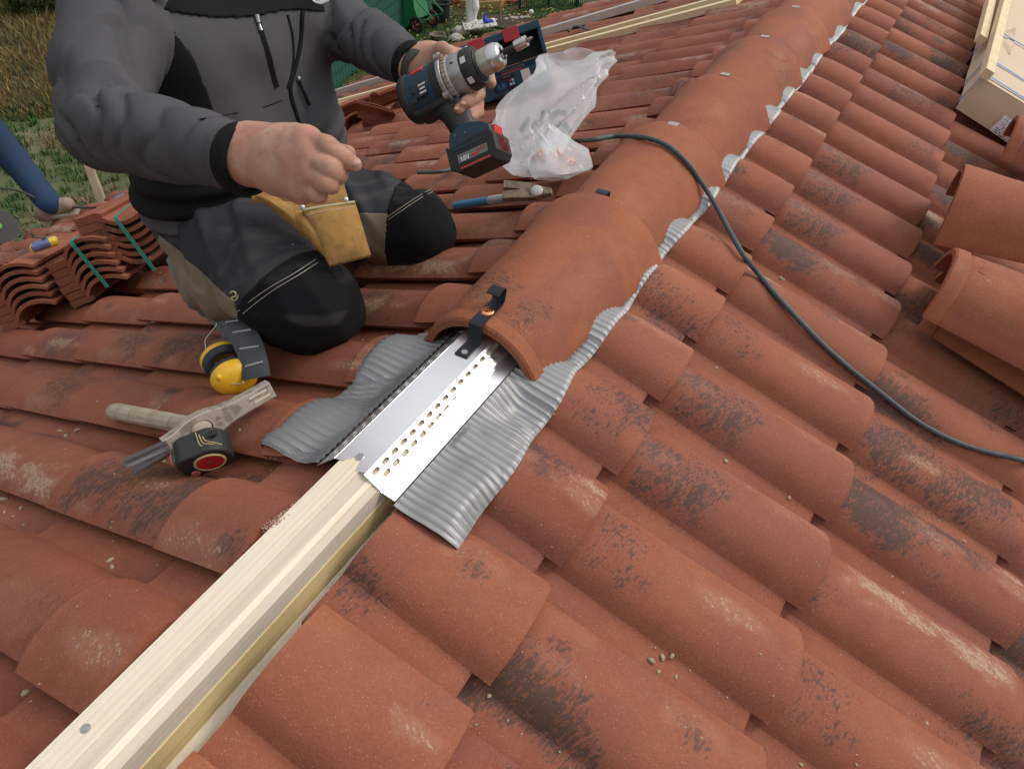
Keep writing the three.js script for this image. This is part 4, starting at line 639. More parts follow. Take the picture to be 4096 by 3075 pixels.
// ---- jacket
const torsoP = [[J.chR, J.chL, 0.130, 0.128], [J.beR, J.beL, 0.132, 0.130], [J.chR, J.beR, 0.130, 0.132], [J.chL, J.beL, 0.128, 0.130], [J.chR.clone().lerp(J.chL, 0.5), J.beR.clone().lerp(J.beL, 0.5), 0.135, 0.14], [J.rSh.clone().add(V(-0.02, 0.0, -0.02)), J.lSh.clone().add(V(0, -0.02, 0.02)), 0.088, 0.088], [J.neck.clone().add(V(0, -0.05, 0)), J.neck.clone().add(V(0.01, 0.05, 0)), 0.085, 0.075], [J.hpR.clone().add(V(0, 0.06, 0)), J.hpL.clone().add(V(0, 0.06, 0)), 0.125, 0.125]];
const torsoF = chain(torsoP, 0.05);
const rUp = [J.rSh, J.rEl, 0.090, 0.074], rFo = [J.rEl, J.rWr, 0.070, 0.048], lUp = [J.lSh, J.lEl, 0.090, 0.075], lFo = [J.lEl, J.lWr, 0.068, 0.047];
const alongOf = (p, a, b) => { const e = b.clone().sub(a); return p.clone().sub(a).dot(e) / e.length(); };
function sleeve(p, up, fo, ph) {
  let d = smin(cap(p, ...up), cap(p, ...fo), 0.03);
  if (d < 0.05 && d > -0.05) {
    const s1 = alongOf(p, fo[0], fo[1]), L = fo[0].distanceTo(fo[1]);
    if (s1 > -0.05) { const w = vn3(p.x * 12 + ph, p.y * 12, p.z * 12); const q = Math.abs(Math.sin(Math.PI * (s1 / 0.054 + (p.y - fo[0].y) / 0.13 + 1.9 * w) + ph)); d -= 0.013 * sstep(-0.03, 0.06, s1) * (1 - 0.7 * sstep(0.5 * L, L, s1)) * (1 - Math.pow(1 - q, 1.6)) * (0.45 + 0.8 * vn3(p.x * 9, p.y * 9 + ph, p.z * 9)) - 0.006; }
    const s2 = alongOf(p, up[0], up[1]), L2 = up[0].distanceTo(up[1]);
    if (s2 > -0.1 && s2 < L2 + 0.03) { const w = vn3(p.x * 8 + ph + 4, p.y * 8, p.z * 8); const q = Math.abs(Math.sin(Math.PI * (s2 / 0.115 - (p.x - up[0].x) / 0.16 + 1.7 * w) + ph * 2)); d -= 0.019 * sstep(L2 + 0.02, L2 - 0.07, s2) * (1 - Math.pow(1 - q, 1.5)) * (0.35 + 0.9 * vn3(p.x * 7, p.y * 7 + 3, p.z * 7)) - 0.010; }
  }
  return d;
}
const cutWr = (p, a, b, off) => { const e = b.clone().sub(a).normalize(); return p.clone().sub(b).dot(e) - off; };
function torsoT(p) {
  let t = torsoF(p);
  if (t < 0.05 && t > -0.05) t -= 0.018 * Math.pow(vn3(p.x * 7 + p.y * 5, p.y * 10 - p.z * 6, p.z * 8), 2) + 0.012 * sstep(0.25, 0.05, p.y) * Math.pow(Math.abs(Math.sin(p.y * 62 + p.z * 9 + 3 * vn3(p.x * 6, p.y * 6, p.z * 6))), 2);
  return Math.max(t, -(p.y - (0.005 + 0.15 * (p.x + 0.75))));
}
function jacketF(p) {
  const t = torsoT(p);
  let r = Math.max(sleeve(p, rUp, rFo, 0.3), cutWr(p, J.rEl, J.rWr, -0.006)), l = Math.max(sleeve(p, lUp, lFo, 1.9), cutWr(p, J.lEl, J.lWr, -0.006));
  return smin(smin(t, r, 0.022), l, 0.022);
}
{
  const [lo, hi] = bounds([...torsoP, rUp, rFo, lUp, lFo], 0.03); const jg = sdfMesh(jacketF, lo, hi, 0.0085); mesh('jacket', jg, jacketMat, worker);
  // black yoke over the chest and the dark panel under the arm
  const front = (p) => p.x + 0.60;
  const armR = (p) => sleeve(p, rUp, rFo, 0.3), armL = (p) => sleeve(p, lUp, lFo, 1.9);
  const yA = cast(jacketF, 690, 48, 1.0, 1.9), yB = cast(jacketF, 1140, 52, 1.0, 1.9), yD = yB.clone().sub(yA).normalize(), yN = V(0, 1, 0).addScaledVector(yD, -yD.y).normalize();
  const yoke = (p) => { const t = torsoT(p), w = p.clone().sub(yA), s = w.dot(yD); return Math.max(t - 0.0055, -(t + 0.016), -(w.dot(yN) + 0.006 * Math.sin(s * 16)), p.y - 0.62); };
  mesh('yoke_panel', sdfMesh(yoke, V(-1.02, 0.36, -0.80), V(-0.60, 0.62, -0.14), 0.0045), blackMat, worker);
  const sideP = (p) => { const t = torsoT(p); return Math.max(t - 0.0045, -(t + 0.016), -0.262 + 0.10 * (p.y - 0.2) - p.z, p.y - 0.42, 0.06 - p.y); };
  mesh('side_panel', sdfMesh(sideP, V(-0.98, 0.06, -0.36), V(-0.55, 0.45, -0.08), 0.0065), blackMat, worker);
  // cuffs
  for (const [a, b, r] of [[J.rEl, J.rWr, 0.0475], [J.lEl, J.lWr, 0.0465]]) { const e = b.clone().sub(a).normalize(); const pr = [[r - 0.006, -0.006], [r + 0.0025, -0.004], [r + 0.003, 0.008], [r + 0.001, 0.019], [r - 0.005, 0.0205], [r - 0.006, 0.0]].map(q => new THREE.Vector2(...q)); const g = new THREE.LatheGeometry(pr, 36); g.scale(1.0, 1, 1.0); g.applyQuaternion(new THREE.Quaternion().setFromUnitVectors(V(0, 1, 0), e)); g.translate(b.x - e.x * 0.010, b.y - e.y * 0.010, b.z - e.z * 0.010); mesh('cuff', fixWinding(toCreasedNormals(g, 0.7)), blackMat, worker); }
  const on = (x, y, l = 0.001) => cast(jacketF, x, y, 1.0, 1.9, l);
  const line = (pts, r, n = 50, k = 6) => tube(curve(pts.map(([x, y]) => on(x, y, r * 0.3))).getPoints(30).map(p => p), r, n, k);
  mesh('front_zip', line([[1205, -120], [1212, -40], [1209, 60], [1204, 150], [1190, 230], [1172, 300], [1160, 345], [1166, 390], [1180, 440], [1196, 490], [1210, 520]], 0.0050), blackMat, worker);
  mesh('zip_seam', line([[1150, 60], [1170, 150], [1172, 250], [1160, 320], [1148, 350]], 0.0032), blackMat, worker);
  const zipM = std(0.30, 0.31, 0.32, 0.35, { metalness: 0.8 });
  mesh('zip_pull', merge([rod(on(1195, 312, 0.004), on(1202, 340, 0.006), 0.004, 0.003), rod(on(1203, 342, 0.008), on(1238, 420, 0.010), 0.0034, 0.0042)]), blackMat, worker);
  mesh('zip_slider', new THREE.SphereGeometry(0.0065, 10, 8).applyMatrix4(new THREE.Matrix4().setPosition(on(1194, 315, 0.004))), zipM, worker);
  // chest pocket
  const pk = curve([[1018, 58], [1030, 105], [1048, 165], [1068, 230], [1085, 300], [1100, 352]].map(([x, y]) => on(x, y, 0.001))).getPoints(24); const pp = ribbon(pk, 0.019, 0.003, RX.clone().multiplyScalar(0.93).addScaledVector(RY, 0.3).normalize()); mesh('pocket_zip', pp, std(0.004, 0.004, 0.004, 0.6), worker);
  mesh('pocket_slider', merge([rod(on(1026, 62, 0.003), on(1034, 92, 0.004), 0.0065, 0.005), rod(on(1036, 96, 0.004), on(1044, 122, 0.005), 0.0035, 0.005)]), zipM, worker);
  // white name patch
  const q = [[1222, 40], [1320, 2], [1330, -70], [1216, -40]].map(([x, y]) => on(x, y, 0.002)); const badge = mesh('name_patch', slab(q[0], q[1], q[2], q[3], 0.0015, 0.004, 8, 8), std(0.74, 0.74, 0.76, 0.6), worker);
  const c = q[0].clone().lerp(q[2], 0.5).addScaledVector(RZ, 0.007); mesh('patch_ring', xf(new THREE.TorusGeometry(0.013, 0.0012, 6, 30), basis(q[1].clone().sub(q[0]).normalize(), q[3].clone().sub(q[0]).normalize(), RZ, c)), std(0.33, 0.31, 0.36, 0.6), badge);
  // stitched seam lines on the jacket
  mesh('seam', line([[775, 478], [850, 470], [950, 450], [1050, 430], [1130, 400]], 0.0011), blackMat, worker);
}
// ---- trousers
const midHip = J.hpR.clone().lerp(J.hpL, 0.5);
const troP = [[J.hpR, J.hpL, 0.114, 0.114], [J.hpR.clone().add(V(0.02, 0, 0)), J.rKn, 0.118, 0.100], [J.hpL.clone().add(V(0.02, 0, 0)), J.lKn, 0.116, 0.094], [J.rKn, J.rAn, 0.088, 0.075], [J.lKn, J.lAn, 0.082, 0.07], [J.rKn.clone().add(V(0.03, -0.02, 0.0)), J.rKn.clone().add(V(-0.05, -0.03, 0.01)), 0.072, 0.075], [midHip.clone().add(V(0, 0.04, 0)), midHip, 0.115, 0.115]];
const troC = chain(troP, 0.03);
function troF(p) { let d = troC(p); if (Math.abs(d) < 0.05) { const near = Math.min(p.distanceTo(J.rKn), p.distanceTo(J.lKn)); d -= 0.020 * Math.pow(vn3(p.x * 8 + p.z * 6, p.y * 12 + p.x * 6, p.z * 10), 2) + 0.011 * Math.pow(0.5 + 0.5 * Math.sin(p.x * 44 - p.z * 30 + p.y * 36 + 9 * vn3(p.x * 5, p.y * 5, p.z * 5)), 2.5) * sstep(0.44, 0.24, near) * sstep(0.09, 0.17, near) + 0.006 * vn3(p.x * 24, p.y * 24, p.z * 24) - 0.011; }
  d = Math.max(d, p.y - 0.11); d = Math.max(d, -(p.dot(NL) - 0.030)); return d; }
{
  const [lo, hi] = bounds(troP, 0.03); mesh('trousers', sdfMesh(troF, lo, hi, 0.0095), trouserMat, worker);
  const on = (x, y, l = 0.001) => cast(troF, x, y, 1.1, 2.3, l);
  const patch = (name, reg, mat, lo, hi, t = 0.0052) => mesh(name, sdfMesh(p => { const f = troF(p); return Math.max(f - t, -(f + 0.014), reg(p)); }, lo, hi, 0.0058), mat, worker);
  // reinforced knees: everything beyond the stitched line
  const A = on(950, 1245), B = on(1262, 1036), nR = B.clone().sub(A).cross(RZ).normalize(); if (nR.dot(J.rKn.clone().sub(J.hpR)) < 0) nR.negate();
  const thR = J.rKn.clone().sub(J.hpR).normalize(); const nR2 = nR.clone().lerp(thR, 0.3).normalize();
  patch('knee_patch', p => Math.max(-(p.clone().sub(A).dot(nR2)), p.distanceTo(J.rKn) - 0.24, -p.x - 0.62, p.z > -0.36 ? -1 : 1), kneeMat, V(-0.66, -0.26, -0.38), V(-0.20, 0.16, 0.06));
  const A2 = on(1547, 868), B2 = on(1722, 756); const nL = B2.clone().sub(A2).cross(RZ).normalize(); if (nL.dot(J.lKn.clone().sub(J.hpL)) < 0) nL.negate(); const nL2 = nL.clone().lerp(J.lKn.clone().sub(J.hpL).normalize(), 0.3).normalize();
  patch('knee_patch', p => Math.max(-(p.clone().sub(A2).dot(nL2)), p.distanceTo(J.lKn) - 0.22, -p.x - 0.64, p.z < -0.42 ? -1 : 1), kneeMat, V(-0.68, -0.28, -0.76), V(-0.24, 0.10, -0.40));
  // beige inserts
  const eR = V(-0.30, -0.62, 0.72).normalize(), axR = J.rKn.clone().sub(J.hpR).normalize();
  patch('beige_panel', p => { const q = p.clone().sub(J.hpR); const s = q.dot(axR); return Math.max(0.084 - q.addScaledVector(axR, -s).dot(eR), s - 0.33, 0.02 - s, -0.28 - p.z); }, beigeMat, V(-1.0, -0.25, -0.34), V(-0.4, 0.10, 0.06), 0.0042);
  const C2 = on(1540, 930), n2 = nL2.clone();
  patch('beige_panel', p => { const q = p.clone().sub(C2); return Math.max(q.dot(n2) - 0.006, q.length() - 0.135, -(q.dot(RY)) * 1 - 0.10, q.dot(RY) - 0.045, p.z < -0.42 ? -1 : 1); }, beigeMat, V(-0.68, -0.28, -0.74), V(-0.28, 0.10, -0.40), 0.0042);
  // seams and specks
  const seam = (pts, r, m) => mesh('stitching', tube(curve(pts.map(([x, y]) => on(x, y, r * 0.4 + 0.0072))).getPoints(40), r, 60, 5), m, worker);
  seam([[950, 1245], [1010, 1196], [1090, 1142], [1180, 1090], [1262, 1036]], 0.0006, threadMat); seam([[970, 1255], [1028, 1207], [1105, 1152], [1192, 1100], [1272, 1048]], 0.0006, threadMat);
  seam([[1547, 868], [1600, 832], [1660, 792], [1722, 756]], 0.0006, threadMat); seam([[1552, 878], [1606, 842], [1668, 800], [1730, 766]], 0.0006, threadMat);
  const s = [[920, 1172], [930, 1165], [942, 1172], [938, 1186], [925, 1190], [932, 1200], [946, 1196], [950, 1180]].map(([x, y]) => on(x, y, 0.004)); mesh('leg_logo', tube(s, 0.0016, 60, 5), tealThread, worker);
  const speckMat = std(0.66, 0.64, 0.60, 0.9); for (const [x, y, r] of [[1208, 1195, 0.0034], [1214, 1188, 0.002], [1112, 1258, 0.0017], [1145, 1245, 0.0012], [1170, 976, 0.0014], [990, 1270, 0.0026]]) { const c = on(x, y, 0.003); mesh('plaster_speck', new THREE.SphereGeometry(r, 8, 6).applyMatrix4(new THREE.Matrix4().setPosition(c)), speckMat, worker); }
}
// ---- boots
{
  const boot = (heel, toe, ank, up) => {
    const ax = toe.clone().sub(heel).normalize(); const u = up.clone().addScaledVector(ax, -up.dot(ax)).normalize(), L = heel.distanceTo(toe);
    const m = (s, h) => heel.clone().addScaledVector(ax, s * L).addScaledVector(u, h);
    const P = [[m(0.06, 0.045), m(0.35, 0.045), 0.040, 0.042], [m(0.35, 0.042), m(0.86, 0.036), 0.044, 0.038], [m(0.12, 0.06), ank, 0.046, 0.058], [m(0.45, 0.05), ank, 0.040, 0.05]]; const F = chain(P, 0.02);
    const f = (p) => Math.max(F(p) - 0.004 * vn3(p.x * 30, p.y * 30, p.z * 30), -(p.clone().sub(heel).dot(u) - 0.012)); const [lo, hi] = bounds(P, 0.02);
    const b = mesh('boot', sdfMesh(f, lo, hi, 0.007), beigeMat, worker);
    const F2 = (p) => { const h = p.clone().sub(heel).dot(u); return Math.max(F(p.clone().addScaledVector(u, 0.045 - h)) - 0.008, h - 0.020, -h - 0.004 + 0.002 * Math.sin(p.clone().sub(heel).dot(ax) * 260)); };
    mesh('sole', sdfMesh(F2, lo.subScalar(0.02), hi.addScalar(0.02), 0.006), std(0.16, 0.165, 0.165, 0.8), b);
  };
  const heel = D(730, 1060, 1.70), toe = D(968, 1385, 1.66); boot(heel, toe, D(890, 1090, 1.60), RX.clone().multiplyScalar(0.85).addScaledVector(RY, 0.35).addScaledVector(RZ, 0.3));
  boot(V(-0.98, -0.22, -0.62), V(-0.86, -0.30, -0.62).add(V(0.04, -0.10, 0)), J.lAn, V(0.6, 0.5, 0).normalize());
}
// ---- hands, neck, head: one skin mesh
{
  const geos = [];
  // right hand, loosely closed
  const k = 0.301, q = (x, y, d) => D(900 + x * k, 400 + y * k, d);
  const wr = q(250, 700, 0.985), R = [];
  const M = { i: q(1090, 545, 0.925), m: q(1165, 780, 0.915), r: q(1130, 990, 0.918), l: q(1010, 1185, 0.93) };
  R.push([q(-60, 690, 1.005), wr, 0.033, 0.033], [q(120, 600, 0.992), q(330, 620, 0.972), 0.026, 0.027], [q(120, 800, 0.992), q(330, 830, 0.972), 0.026, 0.027]);
  const palm = [[wr, M.i, 0.027, 0.020], [wr, M.m, 0.027, 0.021], [wr, M.r, 0.027, 0.020], [q(330, 880, 0.975), M.l, 0.024, 0.018], [q(420, 560, 0.975), q(960, 520, 0.945), 0.024, 0.019], [q(700, 700, 0.955), q(700, 980, 0.955), 0.026, 0.024]];
  R.push(...palm);
  const fing = [
    [[M.i, 0.0163], [q(1360, 620, 0.905), 0.0140], [q(1560, 760, 0.905), 0.0119], [q(1720, 855, 0.918), 0.0096]],
    [[M.m, 0.0167], [q(1400, 930, 0.895), 0.0140], [q(1510, 985, 0.922), 0.0123], [q(1400, 985, 0.965), 0.0102]],
    [[M.r, 0.0158], [q(1330, 1100, 0.898), 0.0133], [q(1410, 1130, 0.925), 0.0116], [q(1290, 1100, 0.965), 0.0098]],
    [[M.l, 0.0140], [q(1200, 1250, 0.912), 0.0113], [q(1265, 1270, 0.94), 0.0102], [q(1170, 1220, 0.97), 0.0095]]];
  const thumb = [[q(620, 520, 0.985), 0.020], [q(1000, 560, 0.985), 0.0153], [q(1330, 640, 0.965), 0.0126], [q(1640, 700, 0.945), 0.0098]];
  const segs = [...fing, thumb].flatMap(f => f.slice(1).map((b, i) => [f[i][0], b[0], f[i][1], b[1]]));
  const core = chain(R, 0.018), knuck = [M.i, M.m, M.r, M.l];
  const handR = (p) => { let d = core(p); for (const s of [...fing, thumb]) { let f = 9; for (let i = 1; i < s.length; i++) f = smin(f, cap(p, s[i - 1][0], s[i][0], s[i - 1][1], s[i][1]), 0.004); d = smin(d, f, s === thumb ? 0.008 : 0.0028); } for (const c of knuck) d = smin(d, p.distanceTo(c) - 0.0185, 0.010); return d + 0.0009 * (vn3(p.x * 90, p.y * 90, p.z * 90) - 0.5) + 0.0012 * (vn3(p.x * 34, p.y * 34, p.z * 34) - 0.5); };
  const [lo, hi] = bounds([...R, ...segs], 0.008); geos.push(sdfMesh(handR, lo, hi, 0.0026));
  // left hand round the gearbox of the drill
  const k2 = 0.3914, w = (x, y, d) => D(1550 + x * k2, 100 + y * k2, d);
  const lw = w(255, 430, 1.425), S = [[w(190, 420, 1.43), lw, 0.032, 0.033], [lw, w(420, 400, 1.42), 0.034, 0.035], [w(330, 300, 1.42), w(470, 300, 1.415), 0.022, 0.022], [w(330, 480, 1.435), w(560, 480, 1.435), 0.030, 0.03], [w(420, 400, 1.42), w(680, 470, 1.44), 0.033, 0.026], [w(420, 400, 1.42), w(700, 360, 1.43), 0.032, 0.024]];
  const tmb = [[w(430, 330, 1.405), 0.021], [w(560, 265, 1.375), 0.0175], [w(640, 290, 1.345), 0.0145], [w(690, 350, 1.325), 0.0112]];
  const LF = [
    [[w(700, 340, 1.435), 0.018], [w(860, 300, 1.43), 0.014], [w(1010, 420, 1.405), 0.0125], [w(1060, 590, 1.375), 0.0105]],
    [[w(720, 450, 1.44), 0.017], [w(940, 560, 1.43), 0.0145], [w(930, 700, 1.375), 0.0135], [w(800, 790, 1.318), 0.0115]],
    [[w(700, 540, 1.445), 0.017], [w(930, 690, 1.425), 0.014], [w(880, 800, 1.375), 0.0130], [w(735, 860, 1.322), 0.0110]],
    [[w(660, 600, 1.45), 0.015], [w(920, 800, 1.425), 0.013], [w(925, 880, 1.385), 0.0120], [w(860, 935, 1.338), 0.0100]]];
  const core2 = chain(S, 0.018); const handL = (p) => { let d = core2(p); for (const s of [...LF, tmb]) { let f = 9; for (let i = 1; i < s.length; i++) f = smin(f, cap(p, s[i - 1][0], s[i][0], s[i - 1][1], s[i][1]), 0.004); d = smin(d, f, s === tmb ? 0.012 : 0.006); } return d; };
  const segs2 = [...LF, tmb].flatMap(f => f.slice(1).map((b, i) => [f[i][0], b[0], f[i][1], b[1]])); const [lo2, hi2] = bounds([...S, ...segs2], 0.008); geos.push(sdfMesh(handL, lo2, hi2, 0.0034));
  // rest of the body inside the clothes, neck and head
  const hd = V(-0.845, 0.80, -0.44), nk = J.neck;
  const Bp = [[J.rSh, J.rEl, 0.05, 0.042], [J.rEl, J.rWr, 0.042, 0.032], [J.lSh, J.lEl, 0.05, 0.042], [J.lEl, J.lWr, 0.042, 0.031], [J.chR, J.chL, 0.09, 0.09], [J.beR, J.beL, 0.09, 0.09], [J.chR, J.beR, 0.09, 0.09], [J.hpR, J.rKn, 0.07, 0.05], [J.hpL, J.lKn, 0.07, 0.05], [J.rKn, J.rAn, 0.05, 0.045], [J.lKn, J.lAn, 0.05, 0.045], [J.hpR, J.hpL, 0.09, 0.09], [J.rSh, J.lSh, 0.06, 0.06], [nk, hd.clone().add(V(-0.02, -0.06, 0)), 0.062, 0.058], [hd.clone().add(V(-0.015, 0.03, 0)), hd.clone().add(V(0.02, -0.05, 0)), 0.088, 0.068], [hd.clone().add(V(0.03, -0.10, 0)), hd.clone().add(V(0.045, -0.10, 0)), 0.045, 0.04], [hd.clone().add(V(0.085, 0.0, 0)), hd.clone().add(V(0.105, -0.03, 0)), 0.010, 0.014], [hd.clone().add(V(-0.01, 0, 0.08)), hd.clone().add(V(-0.015, -0.04, 0.082)), 0.018, 0.014], [hd.clone().add(V(-0.01, 0, -0.08)), hd.clone().add(V(-0.015, -0.04, -0.082)), 0.018, 0.014]];
  const bf = chain(Bp, 0.022); const eyes = [V(0.078, 0.012, 0.033), V(0.078, 0.012, -0.033)].map(e => hd.clone().add(e)), mouth = [hd.clone().add(V(0.092, -0.078, 0.022)), hd.clone().add(V(0.092, -0.078, -0.022))];
  const bodyF = (p) => { let d = bf(p); for (const e of eyes) d = Math.max(d, -(p.distanceTo(e) - 0.013)); return Math.max(d, -(cap(p, mouth[0], mouth[1], 0.006, 0.006))); };
  const [lo3, hi3] = bounds(Bp, 0.03); geos.push(sdfMesh(bodyF, lo3, hi3, 0.0125));
  mesh('body', mergeGeometries(geos), skin, worker);
  mesh('hair', sdfMesh(p => Math.max(cap(p, hd.clone().add(V(-0.02, 0.035, 0)), hd.clone().add(V(0.0, -0.03, 0)), 0.094, 0.078), hd.y + 0.045 - p.y + 0.9 * (p.x - hd.x)), hd.clone().addScalar(-0.16), hd.clone().addScalar(0.16), 0.01), std(0.05, 0.035, 0.025, 0.9), worker);
  for (const e of eyes) { const ey = mesh('eye', new THREE.SphereGeometry(0.0125, 14, 10).translate(e.x - 0.006, e.y, e.z), phys(0.75, 0.72, 0.68, 0.25), worker); mesh('iris', new THREE.SphereGeometry(0.006, 10, 8).translate(e.x + 0.003, e.y, e.z), phys(0.06, 0.04, 0.03, 0.2), ey); }
  mesh('lips', new THREE.CapsuleGeometry(0.005, 0.034, 4, 10).rotateX(Math.PI / 2).translate(hd.x + 0.085, hd.y - 0.078, hd.z), phys(0.42, 0.17, 0.13, 0.5), worker);
  // finger nails
  const nail = (c, n, r) => mesh('nail', new THREE.SphereGeometry(r, 12, 8).scale(1, 1, 1).applyMatrix4(basis(RX.clone(), RY.clone(), RZ.clone(), c).multiply(new THREE.Matrix4().makeScale(1.1, 0.8, 0.35))), phys(0.58, 0.36, 0.28, 0.35), worker);
  const onL2 = (x, y) => { const z = w(x, y, 1).sub(CAM); let p = null; for (let i = 0; i < 500; i++) { p = CAM.clone().addScaledVector(z, 1.25 + i * 0.0005); if (handL(p) < 0.0004) break; } return p; };
  const onR2 = (x, y) => { const z = q(x, y, 1).sub(CAM); let p = null; for (let i = 0; i < 500; i++) { p = CAM.clone().addScaledVector(z, 0.85 + i * 0.0004); if (handR(p) < 0.0004) break; } return p; };
  nail(onR2(1735, 830), null, 0.0055);
  nail(onL2(705, 330), null, 0.0062); nail(onL2(775, 795), null, 0.005); nail(onL2(708, 850), null, 0.0045); nail(onL2(868, 925), null, 0.0045);
}
{ // wrist watch
  const a = J.lEl, b = J.lWr, e = b.clone().sub(a).normalize(); const t = thing('wristwatch', 'dark wristwatch strap with steel buckle on the left wrist', 'watch');
  const pr = [[0.038, -0.011], [0.0425, -0.010], [0.043, 0], [0.0425, 0.010], [0.038, 0.011]].map(q => new THREE.Vector2(...q)); const g = new THREE.LatheGeometry(pr, 32); g.applyQuaternion(new THREE.Quaternion().setFromUnitVectors(V(0, 1, 0), e)); const c = b.clone().addScaledVector(e, 0.022); g.translate(c.x, c.y, c.z); mesh('strap', g, std(0.035, 0.040, 0.036, 0.7), t);
  const bp = D(1648, 262, 1.395); mesh('buckle', xf(merge([at(new THREE.TorusGeometry(0.009, 0.0016, 6, 20), 0, 0, 0), at(bx(0.014, 0.003, 0.002), 0, 0, 0)]), basis(RX.clone(), RY.clone(), RZ.clone(), bp)), std(0.5, 0.48, 0.44, 0.35, { metalness: 0.9 }), t);
}
{ // leather nail pouch
  const t = thing('tool_pouch', 'tan leather nail pouch with stitched pocket hanging at the worker lap', 'pouch');
  const P = (x, y, d) => D(x, y, d);
  mesh('back_panel', slab(P(1010, 800, 1.375), P(1385, 850, 1.365), P(1378, 735, 1.375), P(1000, 760, 1.40), 0.005, 0.012, 14, 8, 0.006, 2), leatherMat, t);
  mesh('side_pocket', slab(P(1010, 775, 1.37), P(1262, 985, 1.34), P(1240, 860, 1.335), P(1100, 785, 1.36), 0.006, 0.028, 14, 12, 0.006, 5), leatherMat, t);
  mesh('side_pocket', slab(P(1085, 800, 1.36), P(1330, 1062, 1.33), P(1290, 930, 1.32), P(1205, 810, 1.345), 0.006, 0.022, 14, 12, 0.004, 7), leatherMat, t);
  const pc = [P(1318, 1060, 1.325), P(1484, 1018, 1.345), P(1420, 805, 1.335), P(1208, 838, 1.315)];
  const pocket = mesh('front_pocket', slab(...pc, 0.020, 0.020, 18, 14, 0.004, 9), leatherMat, t);
  const bi = (u, v, l) => { const p = pc[0].clone().multiplyScalar((1 - u) * (1 - v)).addScaledVector(pc[1], u * (1 - v)).addScaledVector(pc[2], u * v).addScaledVector(pc[3], (1 - u) * v); const n = pc[1].clone().sub(pc[0]).cross(pc[3].clone().sub(pc[0])).normalize(); return p.addScaledVector(n, 0.020 * Math.pow(Math.max(0, 16 * u * (1 - u) * v * (1 - v)), 0.6) + l); };
  const edge = []; for (let i = 0; i <= 20; i++) edge.push(bi(0.01 + 0.98 * i / 20, 0.985, 0.001)); mesh('pocket_edge', tube(edge, 0.003, 40, 6), std(0.52, 0.44, 0.27, 0.9), t);
  for (let i = 0; i < 22; i++) { const u = 0.03 + 0.94 * i / 22; mesh('stitch', rod(bi(u, 0.885, 0.0008), bi(u + 0.028, 0.885, 0.0008), 0.0008, 0.0008, 5), threadMat, t); }
  const riv = std(0.62, 0.60, 0.56, 0.3, { metalness: 1 });
  for (const [x, y, d] of [[1207, 828, 1.305], [1381, 797, 1.325]]) mesh('rivet', xf(new THREE.SphereGeometry(0.0055, 14, 8).scale(1, 1, 0.45), basis(RX.clone(), RY.clone(), RZ.clone(), P(x, y, d))), riv, t);
  const fl = mesh('front_flap', slab(P(1200, 835, 1.335), P(1400, 815, 1.345), P(1378, 742, 1.35), P(1210, 768, 1.34), 0.004, 0.006, 10, 6, 0.004, 3), leatherMat, t);
}
